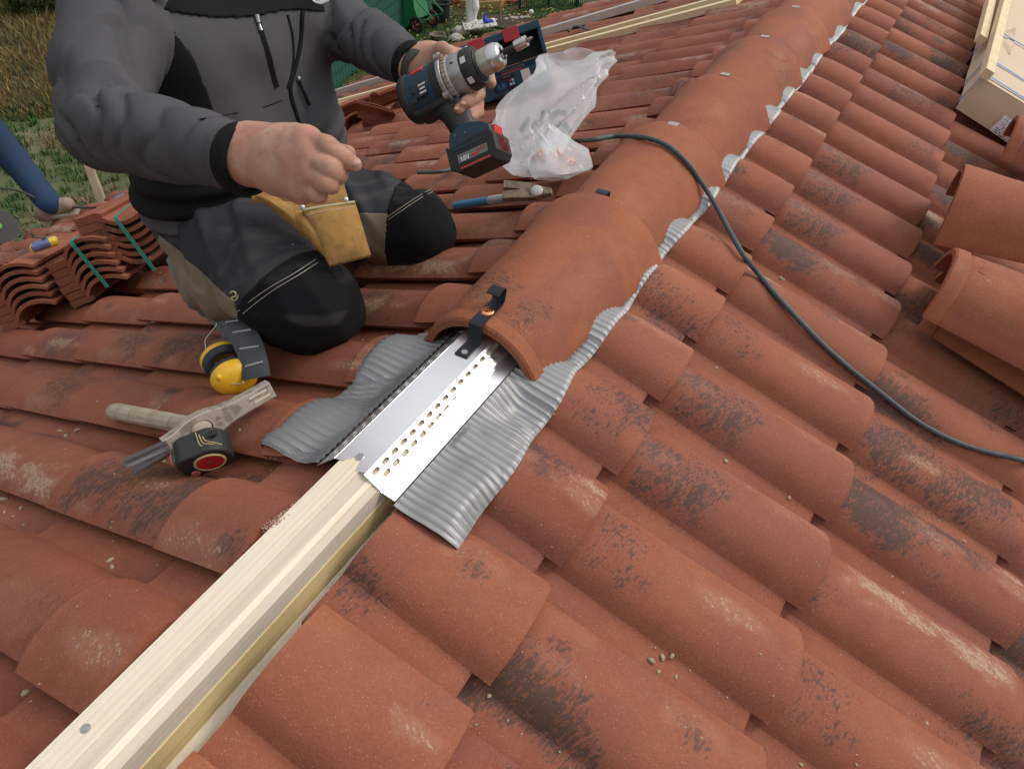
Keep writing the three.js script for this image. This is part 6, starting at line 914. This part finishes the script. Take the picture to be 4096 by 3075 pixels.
// ---------------------------------------------------------------- the garden below
const GY = -4.0;
{
  const lawnMap = tex(1024, 1024, (x, y) => { const X = x * 60 - 40, Z = y * 60 - 45; // metres
    const n = fbm(X * 0.7, Z * 0.7, 4), f = fbm(X * 5, Z * 5, 3); let c = lerp3([0.030, 0.070, 0.014], [0.060, 0.115, 0.024], clamp(0.2 + f * 0.9 + (n - 0.5))); c = lerp3(c, lerp3([0.075, 0.082, 0.034], [0.13, 0.125, 0.06], f), 0.75 * sstep(-9.5, -7.5, Z));
    const dry = sstep(0.50, 0.66, n * 0.55 + 0.32 * sstep(-8, -14, X) * sstep(-11, -6, Z) + 0.10 * sstep(-15.6, -17, Z) + 0.16 * sstep(-8.6, -7.6, X) * sstep(-13, -15, Z)); c = lerp3(c, lerp3([0.17, 0.13, 0.06], [0.26, 0.20, 0.10], f), 0.8 * dry);
    const bare = sstep(0.60, 0.72, fbm(X * 0.35 + 8, Z * 0.35, 3) + 0.22 * Math.exp(-(Math.pow((X + 9) / 1.6, 2) + Math.pow((Z + 4) / 3, 2)))); return lerp3(c, [0.24, 0.20, 0.13], 0.75 * bare); });
  const g = new THREE.PlaneGeometry(60, 60, 60, 60); g.rotateX(-Math.PI / 2); const uv = g.attributes.uv, p = g.attributes.position; for (let i = 0; i < p.count; i++) { p.setXYZ(i, p.getX(i) - 10, GY + 0.10 * (vn(p.getX(i) * 0.4, p.getZ(i) * 0.4) - 0.5), p.getZ(i) - 15); uv.setXY(i, (p.getX(i) + 40) / 60, (p.getZ(i) + 45) / 60); } g.computeVertexNormals();
  const lawn = mesh('ground', g, std(1, 1, 1, 0.95, { map: lawnMap, bumpMap: grainMap, bumpScale: 0.01 })); lawn.userData = { kind: 'structure', label: 'garden lawn with dry and bare patches below the roof', category: 'ground' };
  const far = new THREE.RingGeometry(29, 330, 48, 1); far.rotateX(-Math.PI / 2); far.translate(-10, GY - 0.1, -15); const fg = mesh('fields', far, std(0.07, 0.09, 0.035, 0.95)); fg.userData = { kind: 'structure', label: 'fields reaching to the horizon', category: 'ground' };
  // grass blades
  const blade = new THREE.BufferGeometry(); { const pos = [], idx = []; let b = 0; for (let k = 0; k < 5; k++) { const a = k * 1.256, r = 0.012; const x = Math.cos(a) * r, z = Math.sin(a) * r, dx = -Math.sin(a) * 0.006, dz = Math.cos(a) * 0.006, l = 0.03 + 0.012 * (k % 3), tx = x * 2.8, tz = z * 2.8; pos.push(x - dx, 0, z - dz, x + dx, 0, z + dz, tx, l, tz); idx.push(b, b + 1, b + 2); b += 3; } blade.setAttribute('position', new THREE.Float32BufferAttribute(pos, 3)); blade.setIndex(idx); blade.computeVertexNormals(); }
  const N = 26000, im = new THREE.InstancedMesh(blade, std(1, 1, 1, 0.8, { side: THREE.DoubleSide }), N), mm = new THREE.Matrix4(), cc = new THREE.Color();
  for (let i = 0; i < N; i++) { const left = i < 8000; const x = left ? rr(-17, -6) : rr(-11.4, -6.2), z = left ? rr(-9, -1) : rr(-17.5, -8.5); const s = left ? rr(0.8, 3.2) : rr(0.7, 1.8); mm.compose(V(x, GY - 0.01 + 0.10 * (vn((x + 10) * 0.4, (z + 15) * 0.4) - 0.5), z), new THREE.Quaternion().setFromEuler(new THREE.Euler(rr(-0.2, 0.2), rr(0, 6), rr(-0.2, 0.2))), V(s, s, s)); im.setMatrixAt(i, mm); const d = fbm(x * 0.7 + 3, z * 0.7, 2) + (left ? 0.16 : 0); if (d > 0.62) cc.setRGB(0.20, 0.15, 0.07); else cc.setRGB(0.035 + rnd() * 0.03, 0.085 + rnd() * 0.05, 0.018); im.setColorAt(i, cc); }
  im.name = 'grass'; im.castShadow = im.receiveShadow = true; im.userData = { kind: 'stuff', label: 'short green and dry grass of the garden', category: 'grass' }; scene.add(im);
  // fallen leaves
  const lg = new THREE.BufferGeometry(); lg.setAttribute('position', new THREE.Float32BufferAttribute([-0.04, 0.004, 0, 0, 0.012, 0.020, 0.045, 0.002, 0, 0, 0.014, -0.020], 3)); lg.setIndex([0, 1, 3, 1, 2, 3]); lg.computeVertexNormals();
  const NL2 = 420, lm = new THREE.InstancedMesh(lg, std(1, 1, 1, 0.8, { side: THREE.DoubleSide }), NL2); for (let i = 0; i < NL2; i++) { const x = rr(-11, -7.0), z = rr(-16.5, -10.5); const s = rr(0.6, 1.4); mm.compose(V(x, GY + 0.045 + rr(0, 0.02), z), new THREE.Quaternion().setFromEuler(new THREE.Euler(rr(-0.5, 0.5), rr(0, 6), rr(-0.5, 0.5))), V(s, s, s)); lm.setMatrixAt(i, mm); cc.setRGB(rr(0.35, 0.60), rr(0.22, 0.40), rr(0.06, 0.14)); lm.setColorAt(i, cc); }
  lm.name = 'fallen_leaves'; lm.userData = { kind: 'stuff', label: 'yellow fallen leaves lying on the lawn', category: 'leaves' }; scene.add(lm);
}
// weeds and bushes: leaves spread through a volume on stems
function bush(name, label, cat, c, rx, ry, rz, n, leaf, cols, group) {
  const g = thing(name, label, cat, group); const pos = [], col = [], nor = []; const q = new THREE.Quaternion(), a = V(), b = V(), d = V(), e = V();
  for (let i = 0; i < n; i++) { const u = rr(0, 6.283), v = Math.acos(rr(-1, 1)), r = Math.cbrt(rr(0.10, 1)) * (0.72 + 0.5 * vn3(Math.cos(u) * 2 + c.x, v * 2, Math.sin(u) * 2 + c.z)); const p = V(c.x + rx * r * Math.sin(v) * Math.cos(u), c.y + ry * (1 + r * Math.cos(v)), c.z + rz * r * Math.sin(v) * Math.sin(u)); q.setFromEuler(new THREE.Euler(rr(-1.2, 1.2), rr(0, 6), rr(-1.2, 1.2))); const s = leaf * rr(0.6, 1.4); a.set(-s, 0, 0).applyQuaternion(q); b.set(0, 0.1 * s, s * 0.45).applyQuaternion(q); d.set(s, 0, 0).applyQuaternion(q); e.set(0, 0.1 * s, -s * 0.45).applyQuaternion(q); const cl = cols[Math.floor(rnd() * cols.length)], k = rr(0.7, 1.25);
    for (const w of [a, b, d, a, d, e]) { pos.push(p.x + w.x, p.y + w.y, p.z + w.z); col.push(cl[0] * k, cl[1] * k, cl[2] * k); } }
  const gg = new THREE.BufferGeometry(); gg.setAttribute('position', new THREE.Float32BufferAttribute(pos, 3)); gg.setAttribute('color', new THREE.Float32BufferAttribute(col, 3)); gg.computeVertexNormals(); mesh('crown', gg, std(1, 1, 1, 0.8, { vertexColors: true, side: THREE.DoubleSide }), g);
  const st = []; for (let k = 0; k < 5; k++) st.push(rod(V(c.x + rr(-0.05, 0.05), c.y - 0.05, c.z + rr(-0.05, 0.05)), V(c.x + rr(-0.6, 0.6) * rx, c.y + ry * rr(0.8, 1.5), c.z + rr(-0.6, 0.6) * rz), 0.015, 0.005, 5)); mesh('stems', merge(st), std(0.08, 0.055, 0.03, 0.9), g); return g;
}
{
  const dry = [[0.20, 0.15, 0.06], [0.26, 0.20, 0.09], [0.13, 0.11, 0.04], [0.11, 0.13, 0.04], [0.34, 0.22, 0.05]], gre = [[0.04, 0.075, 0.02], [0.06, 0.10, 0.025], [0.03, 0.055, 0.015]];
  const Y = (x, y) => onY(x, y, GY);
  bush('shrub', 'dark green bush at the top of the dry bank', 'shrub', Y(175, 95), 0.7, 0.7, 0.7, 3200, 0.055, gre);
  const weeds = (c, r, h, n, cols) => { const pos = [], col = []; for (let i = 0; i < n; i++) { const a = rr(0, 6.283), d = r * Math.sqrt(rnd()), x = c.x + d * Math.cos(a), z = c.z + d * Math.sin(a), k = h * rr(0.4, 1.3) * (1 - 0.5 * d / r), lx = rr(-0.5, 0.5) * k, lz = rr(-0.5, 0.5) * k, w = rr(0.006, 0.016), b = rr(0, 3.14), wx = w * Math.cos(b), wz = w * Math.sin(b), cl = cols[Math.floor(rnd() * cols.length)], q = rr(0.7, 1.3);
      const P = [[x - wx, c.y - 0.02, z - wz], [x + wx, c.y - 0.02, z + wz], [x + lx * 0.5 + wx * 0.7, c.y + k * 0.6, z + lz * 0.5 + wz * 0.7], [x + lx * 0.5 - wx * 0.7, c.y + k * 0.6, z + lz * 0.5 - wz * 0.7], [x + lx * 1.2, c.y + k, z + lz * 1.2]]; for (const j of [0, 1, 2, 0, 2, 3, 3, 2, 4]) { pos.push(...P[j]); col.push(cl[0] * q, cl[1] * q, cl[2] * q); } }
    const g = new THREE.BufferGeometry(); g.setAttribute('position', new THREE.Float32BufferAttribute(pos, 3)); g.setAttribute('color', new THREE.Float32BufferAttribute(col, 3)); g.computeVertexNormals(); return g; };
  let i = 0; const wm = std(1, 1, 1, 0.85, { vertexColors: true, side: THREE.DoubleSide });
  const wl = []; for (const [x, y, r, h] of [[20, 40, 1.5, 0.55], [100, 90, 1.3, 0.5], [190, 130, 1.1, 0.45], [30, 160, 1.2, 0.45], [120, 200, 1.0, 0.4], [220, 240, 0.9, 0.4], [40, 270, 0.9, 0.32], [130, 310, 0.9, 0.3], [220, 350, 0.8, 0.3], [60, 390, 0.7, 0.22], [150, 430, 0.7, 0.2]]) wl.push(weeds(Y(x, y), r, h, 2200, i++ % 3 === 1 ? [...dry, ...gre] : dry));
  const wmh = mesh('dry_weeds', mergeGeometries(wl), wm); wmh.userData = { kind: 'stuff', label: 'dry brown weeds covering the bank beside the lawn', category: 'weeds' };
}
{ // green screened fence
  const t = thing('garden_fence', 'dark green screened garden fence behind the wheelbarrow', 'fence');
  const A = V(-8.25, GY, -6.6), B = V(-10.95, GY, -15.1), d = B.clone().sub(A), L = d.length(), x = d.clone().normalize(), z = x.clone().cross(V(0, 1, 0));
  const M = basis(x, V(0, 1, 0), z, A); const net = std(1, 1, 1, 0.85, { map: (() => { const m = tex(128, 128, (u, v) => { const k = 0.7 + 0.5 * vn(u * 64, v * 64) + 0.2 * ((Math.floor(v * 32) & 1) ? 1 : 0); return [0.012 * k, 0.085 * k, 0.058 * k]; }); m.repeat.set(16, 3); return m; })() });
  const gm = new THREE.PlaneGeometry(L, 1.75, 60, 6); { const p = gm.attributes.position; for (let i = 0; i < p.count; i++) p.setZ(i, 0.03 * (vn(p.getX(i) * 2, p.getY(i) * 2) - 0.5)); gm.computeVertexNormals(); } gm.translate(L / 2, 0.9, 0.03); net.side = THREE.DoubleSide; mesh('screen_net', xf(gm, M), net, t);
  const wireM = std(0.02, 0.10, 0.075, 0.5, { metalness: 0.3 }), postM = std(0.03, 0.07, 0.085, 0.5);
  for (let i = 0; i <= 8; i++) mesh('wire', xf(at(bx(L, 0.008, 0.008), L / 2, 0.1 + i * 0.21, 0.06), M), wireM, t);
  for (let i = 0; i < 60; i++) mesh('upright_wire', xf(at(bx(0.006, 1.75, 0.006), 0.08 + i * L / 60, 0.9, 0.066), M), wireM, t);
  for (let s = 0; s <= L; s += 2.4) mesh('post', xf(at(bx(0.07, 1.95, 0.07, 0.005), s, 0.95, -0.05), M), postM, t);
  const P = onY(1498, 97, GY); tag(mesh('washing_line_post', merge([rod(P, P.clone().add(V(0, 2.0, 0)), 0.045, 0.045, 12), rod(P.clone().add(V(0, 0.6, 0)), P.clone().add(V(0.4, -0.02, -0.05)), 0.025, 0.025, 8)]), std(0.04, 0.075, 0.10, 0.5)), 'blue grey post with a brace in front of the green fence', 'post');
  const hang = (px, py, s, mat, name, label, cat) => { const c = D(px, py, 16.0); const g = new THREE.SphereGeometry(s, 14, 10); const p = g.attributes.position; for (let i = 0; i < p.count; i++) { const k = 0.8 + 0.45 * vn3(p.getX(i) * 9 + px, p.getY(i) * 9, p.getZ(i) * 9); p.setXYZ(i, p.getX(i) * k, p.getY(i) * k * (p.getY(i) > 0 ? 1.5 : 0.95), p.getZ(i) * k * 0.6); } g.computeVertexNormals(); g.translate(c.x, c.y, c.z); tag(mesh(name, g, mat), label, cat); };
  hang(1530, 12, 0.13, std(1, 1, 1, 0.7, { map: tex(64, 64, (x, y) => (vn(x * 14, y * 14) > 0.78 ? [0.45, 0.16, 0.20] : [0.75, 0.55, 0.58])) }), 'spotted_bag', 'pink spotted bag hanging at the green fence', 'bag'); hang(1509, 82, 0.06, std(0.62, 0.60, 0.05, 0.5), 'yellow_bottle', 'small yellow bottle hanging on the blue grey post', 'bottle');
}
{ // young tree with a few yellow leaves
  const t = thing('young_tree', 'thin young tree with a few yellow leaves by the wheelbarrow', 'tree'); const b = onY(1600, 100, GY);
  mesh('trunk', tube([b, b.clone().add(V(0.03, 0.6, 0.02)), b.clone().add(V(-0.02, 1.2, 0)), b.clone().add(V(0.02, 2.0, 0.03))], 0.014, 20, 6), std(0.05, 0.035, 0.025, 0.9), t);
  for (let k = 0; k < 4; k++) mesh('branch', tube([b.clone().add(V(0, 0.25 + 0.3 * k, 0)), b.clone().add(V(rr(-0.3, 0.3), 0.6 + 0.3 * k, rr(-0.3, 0.3))), b.clone().add(V(rr(-0.5, 0.5), 1.0 + 0.3 * k, rr(-0.5, 0.5)))], 0.006, 14, 5), std(0.06, 0.04, 0.03, 0.9), t);
  const lm = std(0.66, 0.40, 0.03, 0.7, { side: THREE.DoubleSide }); const lg = new THREE.BufferGeometry(); lg.setAttribute('position', new THREE.Float32BufferAttribute([0, 0, 0, 0.035, -0.06, 0.012, 0, -0.15, 0, -0.035, -0.06, 0.012], 3)); lg.setIndex([0, 1, 2, 0, 2, 3]); lg.computeVertexNormals();
  for (const [x, y] of [[1588, 10], [1606, 18], [1593, 24], [1602, 36], [1596, 44], [1611, 8], [1592, 92], [1442, 42]]) { const m = mesh('leaf', lg, lm, t); m.position.copy(D(x, y - 8, 15.7)); m.rotation.set(rr(-0.5, 0.5), rr(0.3, 1.6), rr(-0.7, 0.7)); }
}
{ // wheelbarrow tipped up against the fence
  const t = thing('wheelbarrow', 'green two wheeled wheelbarrow tipped up against the fence', 'wheelbarrow');
  const wl = onY(1669, 134, GY), wr = onY(1731, 106, GY), ax = wr.clone().sub(wl), L = ax.length(); ax.normalize(); const fw = V(0, 1, 0).cross(ax).normalize(); // fw points away from the fence
  const s = fw.x > 0 ? 1 : -1; fw.multiplyScalar(s); const O = wl.clone().add(V(0, 0.18, 0)), M = basis(fw, V(0, 1, 0), fw.clone().cross(V(0, 1, 0)), O); const zs = ax.dot(fw.clone().cross(V(0, 1, 0))) > 0 ? 1 : -1; // local z along the axle
  const green = phys(0.012, 0.16, 0.050, 0.4, { clearcoat: 0.2 }), tubeM = std(0.010, 0.19, 0.075, 0.4), tyre = std(0.025, 0.027, 0.028, 0.8), rim = std(0.40, 0.05, 0.045, 0.5);
  const tub = new THREE.BoxGeometry(0.9, 0.40, 0.74, 8, 6, 8); { const p = tub.attributes.position; for (let i = 0; i < p.count; i++) { const u = p.getY(i) / 0.4 + 0.5; const k = mix(1.0, 0.66, u); p.setX(i, p.getX(i) * mix(1, 0.72, u)); p.setZ(i, p.getZ(i) * k); } tub.computeVertexNormals(); }
  // standing on its nose: long axis up, floor facing away from the fence
  const tg2 = toCreasedNormals(tub, 0.5); tg2.rotateZ(-Math.PI / 2); tg2.rotateZ(0.30); tg2.translate(-0.30, 0.36, zs * L / 2); mesh('tub', xf(tg2, M), green, t); const lip = new THREE.TorusGeometry(0.40, 0.022, 8, 40); lip.scale(1.15, 0.95, 1); lip.rotateY(Math.PI / 2); lip.rotateZ(0.30); lip.translate(-0.46, 0.30, zs * L / 2); mesh('tub_lip', xf(lip, M), green, t);
  for (const k of [0, 1]) { const w = mesh('wheel', xf(at(new THREE.TorusGeometry(0.145, 0.036, 12, 36), 0, 0, zs * L * k), M), tyre, t); const sp = [at(new THREE.TorusGeometry(0.108, 0.012, 8, 30), 0, 0, zs * L * k), at(cyl(0.022, 0.022, 0.06, 12), 0, 0, zs * L * k, Math.PI / 2)]; for (let q = 0; q < 3; q++) { const a = q * 2.094; sp.push(rod(V(0, 0, zs * L * k), V(0.108 * Math.cos(a), 0.108 * Math.sin(a), zs * L * k), 0.010, 0.010, 6)); } mesh('rim', xf(merge(sp), M), rim, w); }
  mesh('axle', xf(rod(V(0, 0, 0), V(0, 0, zs * L), 0.014), M), tubeM, t);
  for (const k of [0.12, 0.88]) { const z = zs * L * k; mesh('frame_tube', xf(tube([V(-0.10, 0.95, z), V(-0.08, 0.62, z), V(0.10, 0.40, z), V(0.32, 0.24, z), V(0.34, 0.17, z), V(0.24, 0.12, z), V(0.02, 0.06, z)], 0.017, 50, 8), M), tubeM, t); mesh('handle_tube', xf(tube([V(-0.15, 0.0, z), V(-0.10, 0.5, z), V(-0.16, 1.2, z), V(-0.3, 1.45, z)], 0.017, 30, 8), M), tubeM, t); }
  for (const [x, y] of [[-0.08, 0.60], [0.06, 0.05], [-0.06, 0.16]]) mesh('cross_tube', xf(rod(V(x, y, zs * L * 0.12), V(x, y, zs * L * 0.88), 0.015), M), tubeM, t);
}
{ // bucket, urn
  const b = onY(1768, 82, GY); tag(mesh('plant_pot', fixWinding(toCreasedNormals(new THREE.LatheGeometry([[0.001, 0], [0.17, 0], [0.22, 0.36], [0.235, 0.37], [0.235, 0.40], [0.205, 0.40], [0.19, 0.33], [0.001, 0.32]].map(q => new THREE.Vector2(...q)), 28), 0.6)).translate(b.x, b.y, b.z), std(0.014, 0.018, 0.020, 0.6)), 'black plastic plant pot beside the wheelbarrow', 'pot');
  const u = onY(1752, 184, GY), t = thing('garden_urn', 'weathered cast garden urn with two curled handles on the grass', 'urn'); const um = std(1, 1, 1, 0.85, { map: tex(64, 64, (x, y) => lerp3([0.07, 0.055, 0.035], [0.22, 0.19, 0.13], fbm(x * 8, y * 8, 3))) });
  mesh('bowl', fixWinding(toCreasedNormals(new THREE.LatheGeometry([[0.001, 0], [0.10, 0], [0.09, 0.03], [0.05, 0.06], [0.06, 0.09], [0.13, 0.13], [0.16, 0.20], [0.185, 0.235], [0.185, 0.25], [0.155, 0.25], [0.13, 0.19], [0.001, 0.17]].map(q => new THREE.Vector2(...q)), 28), 0.7)).translate(u.x, u.y, u.z), um, t);
  for (const s of [-1, 1]) { const q = (r, h) => u.clone().addScaledVector(V(RX.x, 0, RX.z).normalize(), s * r).add(V(0, h, 0)); mesh('handle', tube([q(0.14, 0.14), q(0.21, 0.17), q(0.245, 0.25), q(0.215, 0.30), q(0.185, 0.27)], 0.013, 30, 6), um, t); }
}
{ // bark bed and timber edging
  const pts = [[1770, -60], [1790, 8], [1845, 22], [1905, 30], [2000, 26], [2092, 0], [2120, -60]].map(([x, y]) => onY(x, y, GY));
  const s = new THREE.Shape(pts.map(p => new THREE.Vector2(p.x, -p.z))); const g = new THREE.ShapeGeometry(s); g.rotateX(-Math.PI / 2); g.translate(0, GY + 0.07, 0); const bed = mesh('bark_bed', g, std(1, 1, 1, 0.95, { map: (() => { const m = tex(256, 256, (x, y) => lerp3([0.16, 0.035, 0.028], [0.34, 0.09, 0.07], vn(x * 60, y * 90))); m.repeat.set(0.5, 0.5); return m; })(), bumpMap: grainMap, bumpScale: 0.02 })); bed.userData = { kind: 'structure', label: 'planting bed of red bark chips', category: 'bed' };
  const chip = new THREE.BoxGeometry(0.07, 0.018, 0.03), N = 1500, im = new THREE.InstancedMesh(chip, std(1, 1, 1, 0.9), N), m = new THREE.Matrix4(), c = new THREE.Color(); for (let i = 0; i < N; i++) { const p = onY(rr(1800, 2080), rr(-50, 22), GY); m.compose(V(p.x, GY + 0.085 + rr(0, 0.02), p.z), new THREE.Quaternion().setFromEuler(new THREE.Euler(rr(-0.4, 0.4), rr(0, 6), rr(-0.4, 0.4))), V(1, 1, 1).multiplyScalar(rr(0.6, 1.3))); im.setMatrixAt(i, m); c.setRGB(rr(0.18, 0.36), rr(0.04, 0.09), rr(0.03, 0.07)); im.setColorAt(i, c); } im.name = 'bark_chips'; im.userData = { kind: 'stuff', label: 'red bark chips of the planting bed', category: 'bark' }; scene.add(im);
  const tm = std(1, 1, 1, 0.85, { map: woodTex(77, [0.42, 0.27, 0.10], [0.25, 0.15, 0.05], [], 1, 0.2) });
  const names = ['timber edging board at the fence end of the bark bed', 'timber edging board next to the fence corner of the bark bed', 'timber edging board left of the statue', 'timber edging board behind the statue', 'timber edging board right of the statue', 'timber edging board at the far end of the bark bed'];
  for (let i = 0; i < pts.length - 1; i++) { const a = pts[i], b = pts[i + 1], d = b.clone().sub(a), L = d.length(), x = d.normalize(), z = x.clone().cross(V(0, 1, 0)); const q = mesh('edging_board', xf(bx(L, 0.16, 0.07, 0.008), basis(x, V(0, 1, 0), z, a.clone().add(b).multiplyScalar(0.5).add(V(0, 0.06, 0)))), tm); tag(q, names[i].replace('left of', 'before').replace('right of', 'beyond'), 'edging', 'timber edging of the bark bed'); }
}
{ // statue on its plinth, board, blue cloth, stones, stake
  const b = onY(1893, 122, GY), st = thing('garden_statue', 'white draped garden statue standing on a stone plinth', 'statue'); const wh = std(0.72, 0.72, 0.72, 0.6);
  const y0 = GY + 0.16, B = V(b.x, y0, b.z), rx = V(RX.x, 0, RX.z).normalize(), q = (r, h, f = 0) => B.clone().addScaledVector(rx, r).add(V(0, h, 0)).add(V(RZ.x * f, 0, RZ.z * f));
  const P = [[q(-0.06, 0.05), q(-0.05, 0.62), 0.085, 0.10], [q(0.0, 0.06, 0.03), q(0.06, 0.36, 0.08), 0.06, 0.075], [q(0.06, 0.36, 0.08), q(0.02, 0.66), 0.085, 0.11], [q(-0.02, 0.62), q(0.0, 0.95), 0.13, 0.12], [q(0.0, 0.95), q(0.0, 1.12), 0.12, 0.05], [q(0.0, 1.2), q(0.01, 1.25), 0.075, 0.075], [q(-0.13, 0.98), q(-0.17, 0.72), 0.04, 0.035], [q(0.13, 0.98), q(0.17, 0.74, 0.08), 0.04, 0.035], [q(-0.10, 0.03), q(0.08, 0.03, 0.06), 0.05, 0.05]], F = chain(P, 0.04), [lo, hi] = bounds(P, 0.03);
  mesh('figure', sdfMesh(p => F(p) - 0.010 * Math.pow(Math.abs(Math.sin((p.x + p.z) * 34 + 3 * vn3(p.x * 4, p.y * 4, p.z * 4))), 2) * sstep(y0 + 0.8, y0 + 0.5, p.y), lo, hi, 0.014), wh, st);
  mesh('plinth', at(bx(0.34, 0.16, 0.34, 0.01), b.x, GY + 0.08, b.z, 0, 0.5), std(0.45, 0.33, 0.24, 0.9, { bumpMap: grainMap, bumpScale: 0.004 }), st);
  const rk = std(1, 1, 1, 0.95, { map: tex(64, 64, (x, y) => lerp3([0.26, 0.24, 0.20], [0.46, 0.43, 0.37], fbm(x * 8, y * 8, 3))) });
  const rock = (x, y, r, label) => { const p = onY(x, y, GY), g = new THREE.IcosahedronGeometry(r, 2), a = g.attributes.position; for (let i = 0; i < a.count; i++) { const k = 0.75 + 0.5 * vn3(a.getX(i) / r * 1.3 + x, a.getY(i) / r * 1.3, a.getZ(i) / r * 1.3); a.setXYZ(i, a.getX(i) * k, a.getY(i) * k * 0.6, a.getZ(i) * k); } g.computeVertexNormals(); g.translate(p.x, GY + r * 0.25, p.z); tag(mesh('stone', mergeVertices(g), rk), label, 'stone', 'pale stones round the statue and bed'); };
  rock(1845, 135, 0.22, 'largest pale rough stone next to the statue plinth'); rock(1825, 158, 0.16, 'pale rough stone between the plinth and the roof edge');
  for (const [x, y] of [[1962, 92], [1978, 88], [2025, 86], [2048, 80], [2062, 82], [2085, 80], [2105, 78]]) rock(x, y, 0.10, 'small round pale stone in the row edging the dark soil');
  const soil = mesh('soil_bed', new THREE.CircleGeometry(1, 30).rotateX(-Math.PI / 2).scale(0.95, 1, 0.55).translate(onY(2060, 100, GY).x, GY + 0.065, onY(2060, 100, GY).z), std(0.045, 0.030, 0.020, 0.95)); soil.userData = { kind: 'structure', label: 'dark soil bed by the roof edge', category: 'ground' };
  const bd = onY(1920, 138, GY), brd = mesh('plaster_board', bx(0.75, 0.03, 0.5, 0.004), std(1, 1, 1, 0.8, { map: tex(128, 128, (x, y) => (fbm(x * 18, y * 12, 3) > 0.60 ? [0.16, 0.15, 0.13] : [0.62, 0.60, 0.57])) })); brd.position.set(bd.x, GY + 0.22, bd.z); brd.rotation.set(0.05, 0.7, 0.06); tag(brd, 'paint stained white board lying in front of the statue', 'board');
  const cp = V(bd.x, GY + 0.30, bd.z).addScaledVector(rx, 0.13), cf = chain([[cp, cp.clone().add(V(0.05, -0.03, -0.06)), 0.06, 0.05], [cp, cp.clone().add(V(-0.03, 0.16, 0.0)), 0.04, 0.012], [cp, cp.clone().add(V(0.12, -0.02, -0.1)), 0.04, 0.03]], 0.03); tag(mesh('blue_cloth', sdfMesh(p => cf(p) + 0.02 * (vn3(p.x * 22, p.y * 22, p.z * 22) - 0.5), cp.clone().addScalar(-0.25), cp.clone().addScalar(0.25), 0.012), std(0.015, 0.06, 0.42, 0.6)), 'crumpled bright blue cloth on the stained board', 'cloth');
  const sk = onY(2002, 100, GY); tag(mesh('garden_stake', merge([rod(sk, sk.clone().add(V(0, 1.6, 0)), 0.018, 0.016, 8)]), std(0.30, 0.19, 0.09, 0.9)), 'brown wooden garden stake with white ties beyond the statue', 'stake');
  const gb = D(2125, 47, 16.6); tag(mesh('globe_light', merge([new THREE.SphereGeometry(0.06, 16, 12).translate(gb.x, gb.y, gb.z), rod(V(gb.x, GY, gb.z), gb, 0.012)]), std(0.6, 0.6, 0.58, 0.3)), 'small globe garden light on a thin stem', 'garden light');
}
{ // far wire fence
  const t = thing('wire_fence', 'dark green wire mesh fence behind the bare soil', 'fence'); const m = std(0.012, 0.030, 0.022, 0.6); const a = onY(2080, 38, GY), b = onY(2420, 18, GY), d = b.clone().sub(a), L = d.length(), x = d.normalize(), M = basis(x, V(0, 1, 0), x.clone().cross(V(0, 1, 0)), a);
  for (let i = 0; i < 42; i++) mesh('upright_wire', xf(at(bx(0.012, 1.2, 0.012), i * L / 41, 0.62, 0), M), m, t); for (let i = 0; i < 6; i++) mesh('wire', xf(at(bx(L, 0.012, 0.012), L / 2, 0.05 + i * 0.22, 0.012), M), m, t); for (let i = 0; i < 4; i++) mesh('post', xf(at(bx(0.06, 1.3, 0.06), i * L / 3, 0.65, -0.04), M), m, t);
}
{ // leaning stake by the eave
  const a = D(345, 640, 6.2), b = D(402, 790, 6.0); tag(mesh('scaffold_board', (() => { const d = b.clone().sub(a), L = d.length(), y = d.clone().normalize(), z = RZ.clone().addScaledVector(y, -RZ.dot(y)).normalize(); const lo = a.clone().addScaledVector(y, L + 2.4); return xf(bx(0.07, L + 2.7, 0.035, 0.003), basis(y.clone().cross(z), y, z, a.clone().add(lo).multiplyScalar(0.5))); })(), std(1, 1, 1, 0.85, { map: woodTex(88, [0.36, 0.26, 0.17], [0.20, 0.13, 0.08], [], 2, 0.1) })), 'brown wooden board standing at the eave behind the worker', 'board');
}
renderer.render(scene, camera);
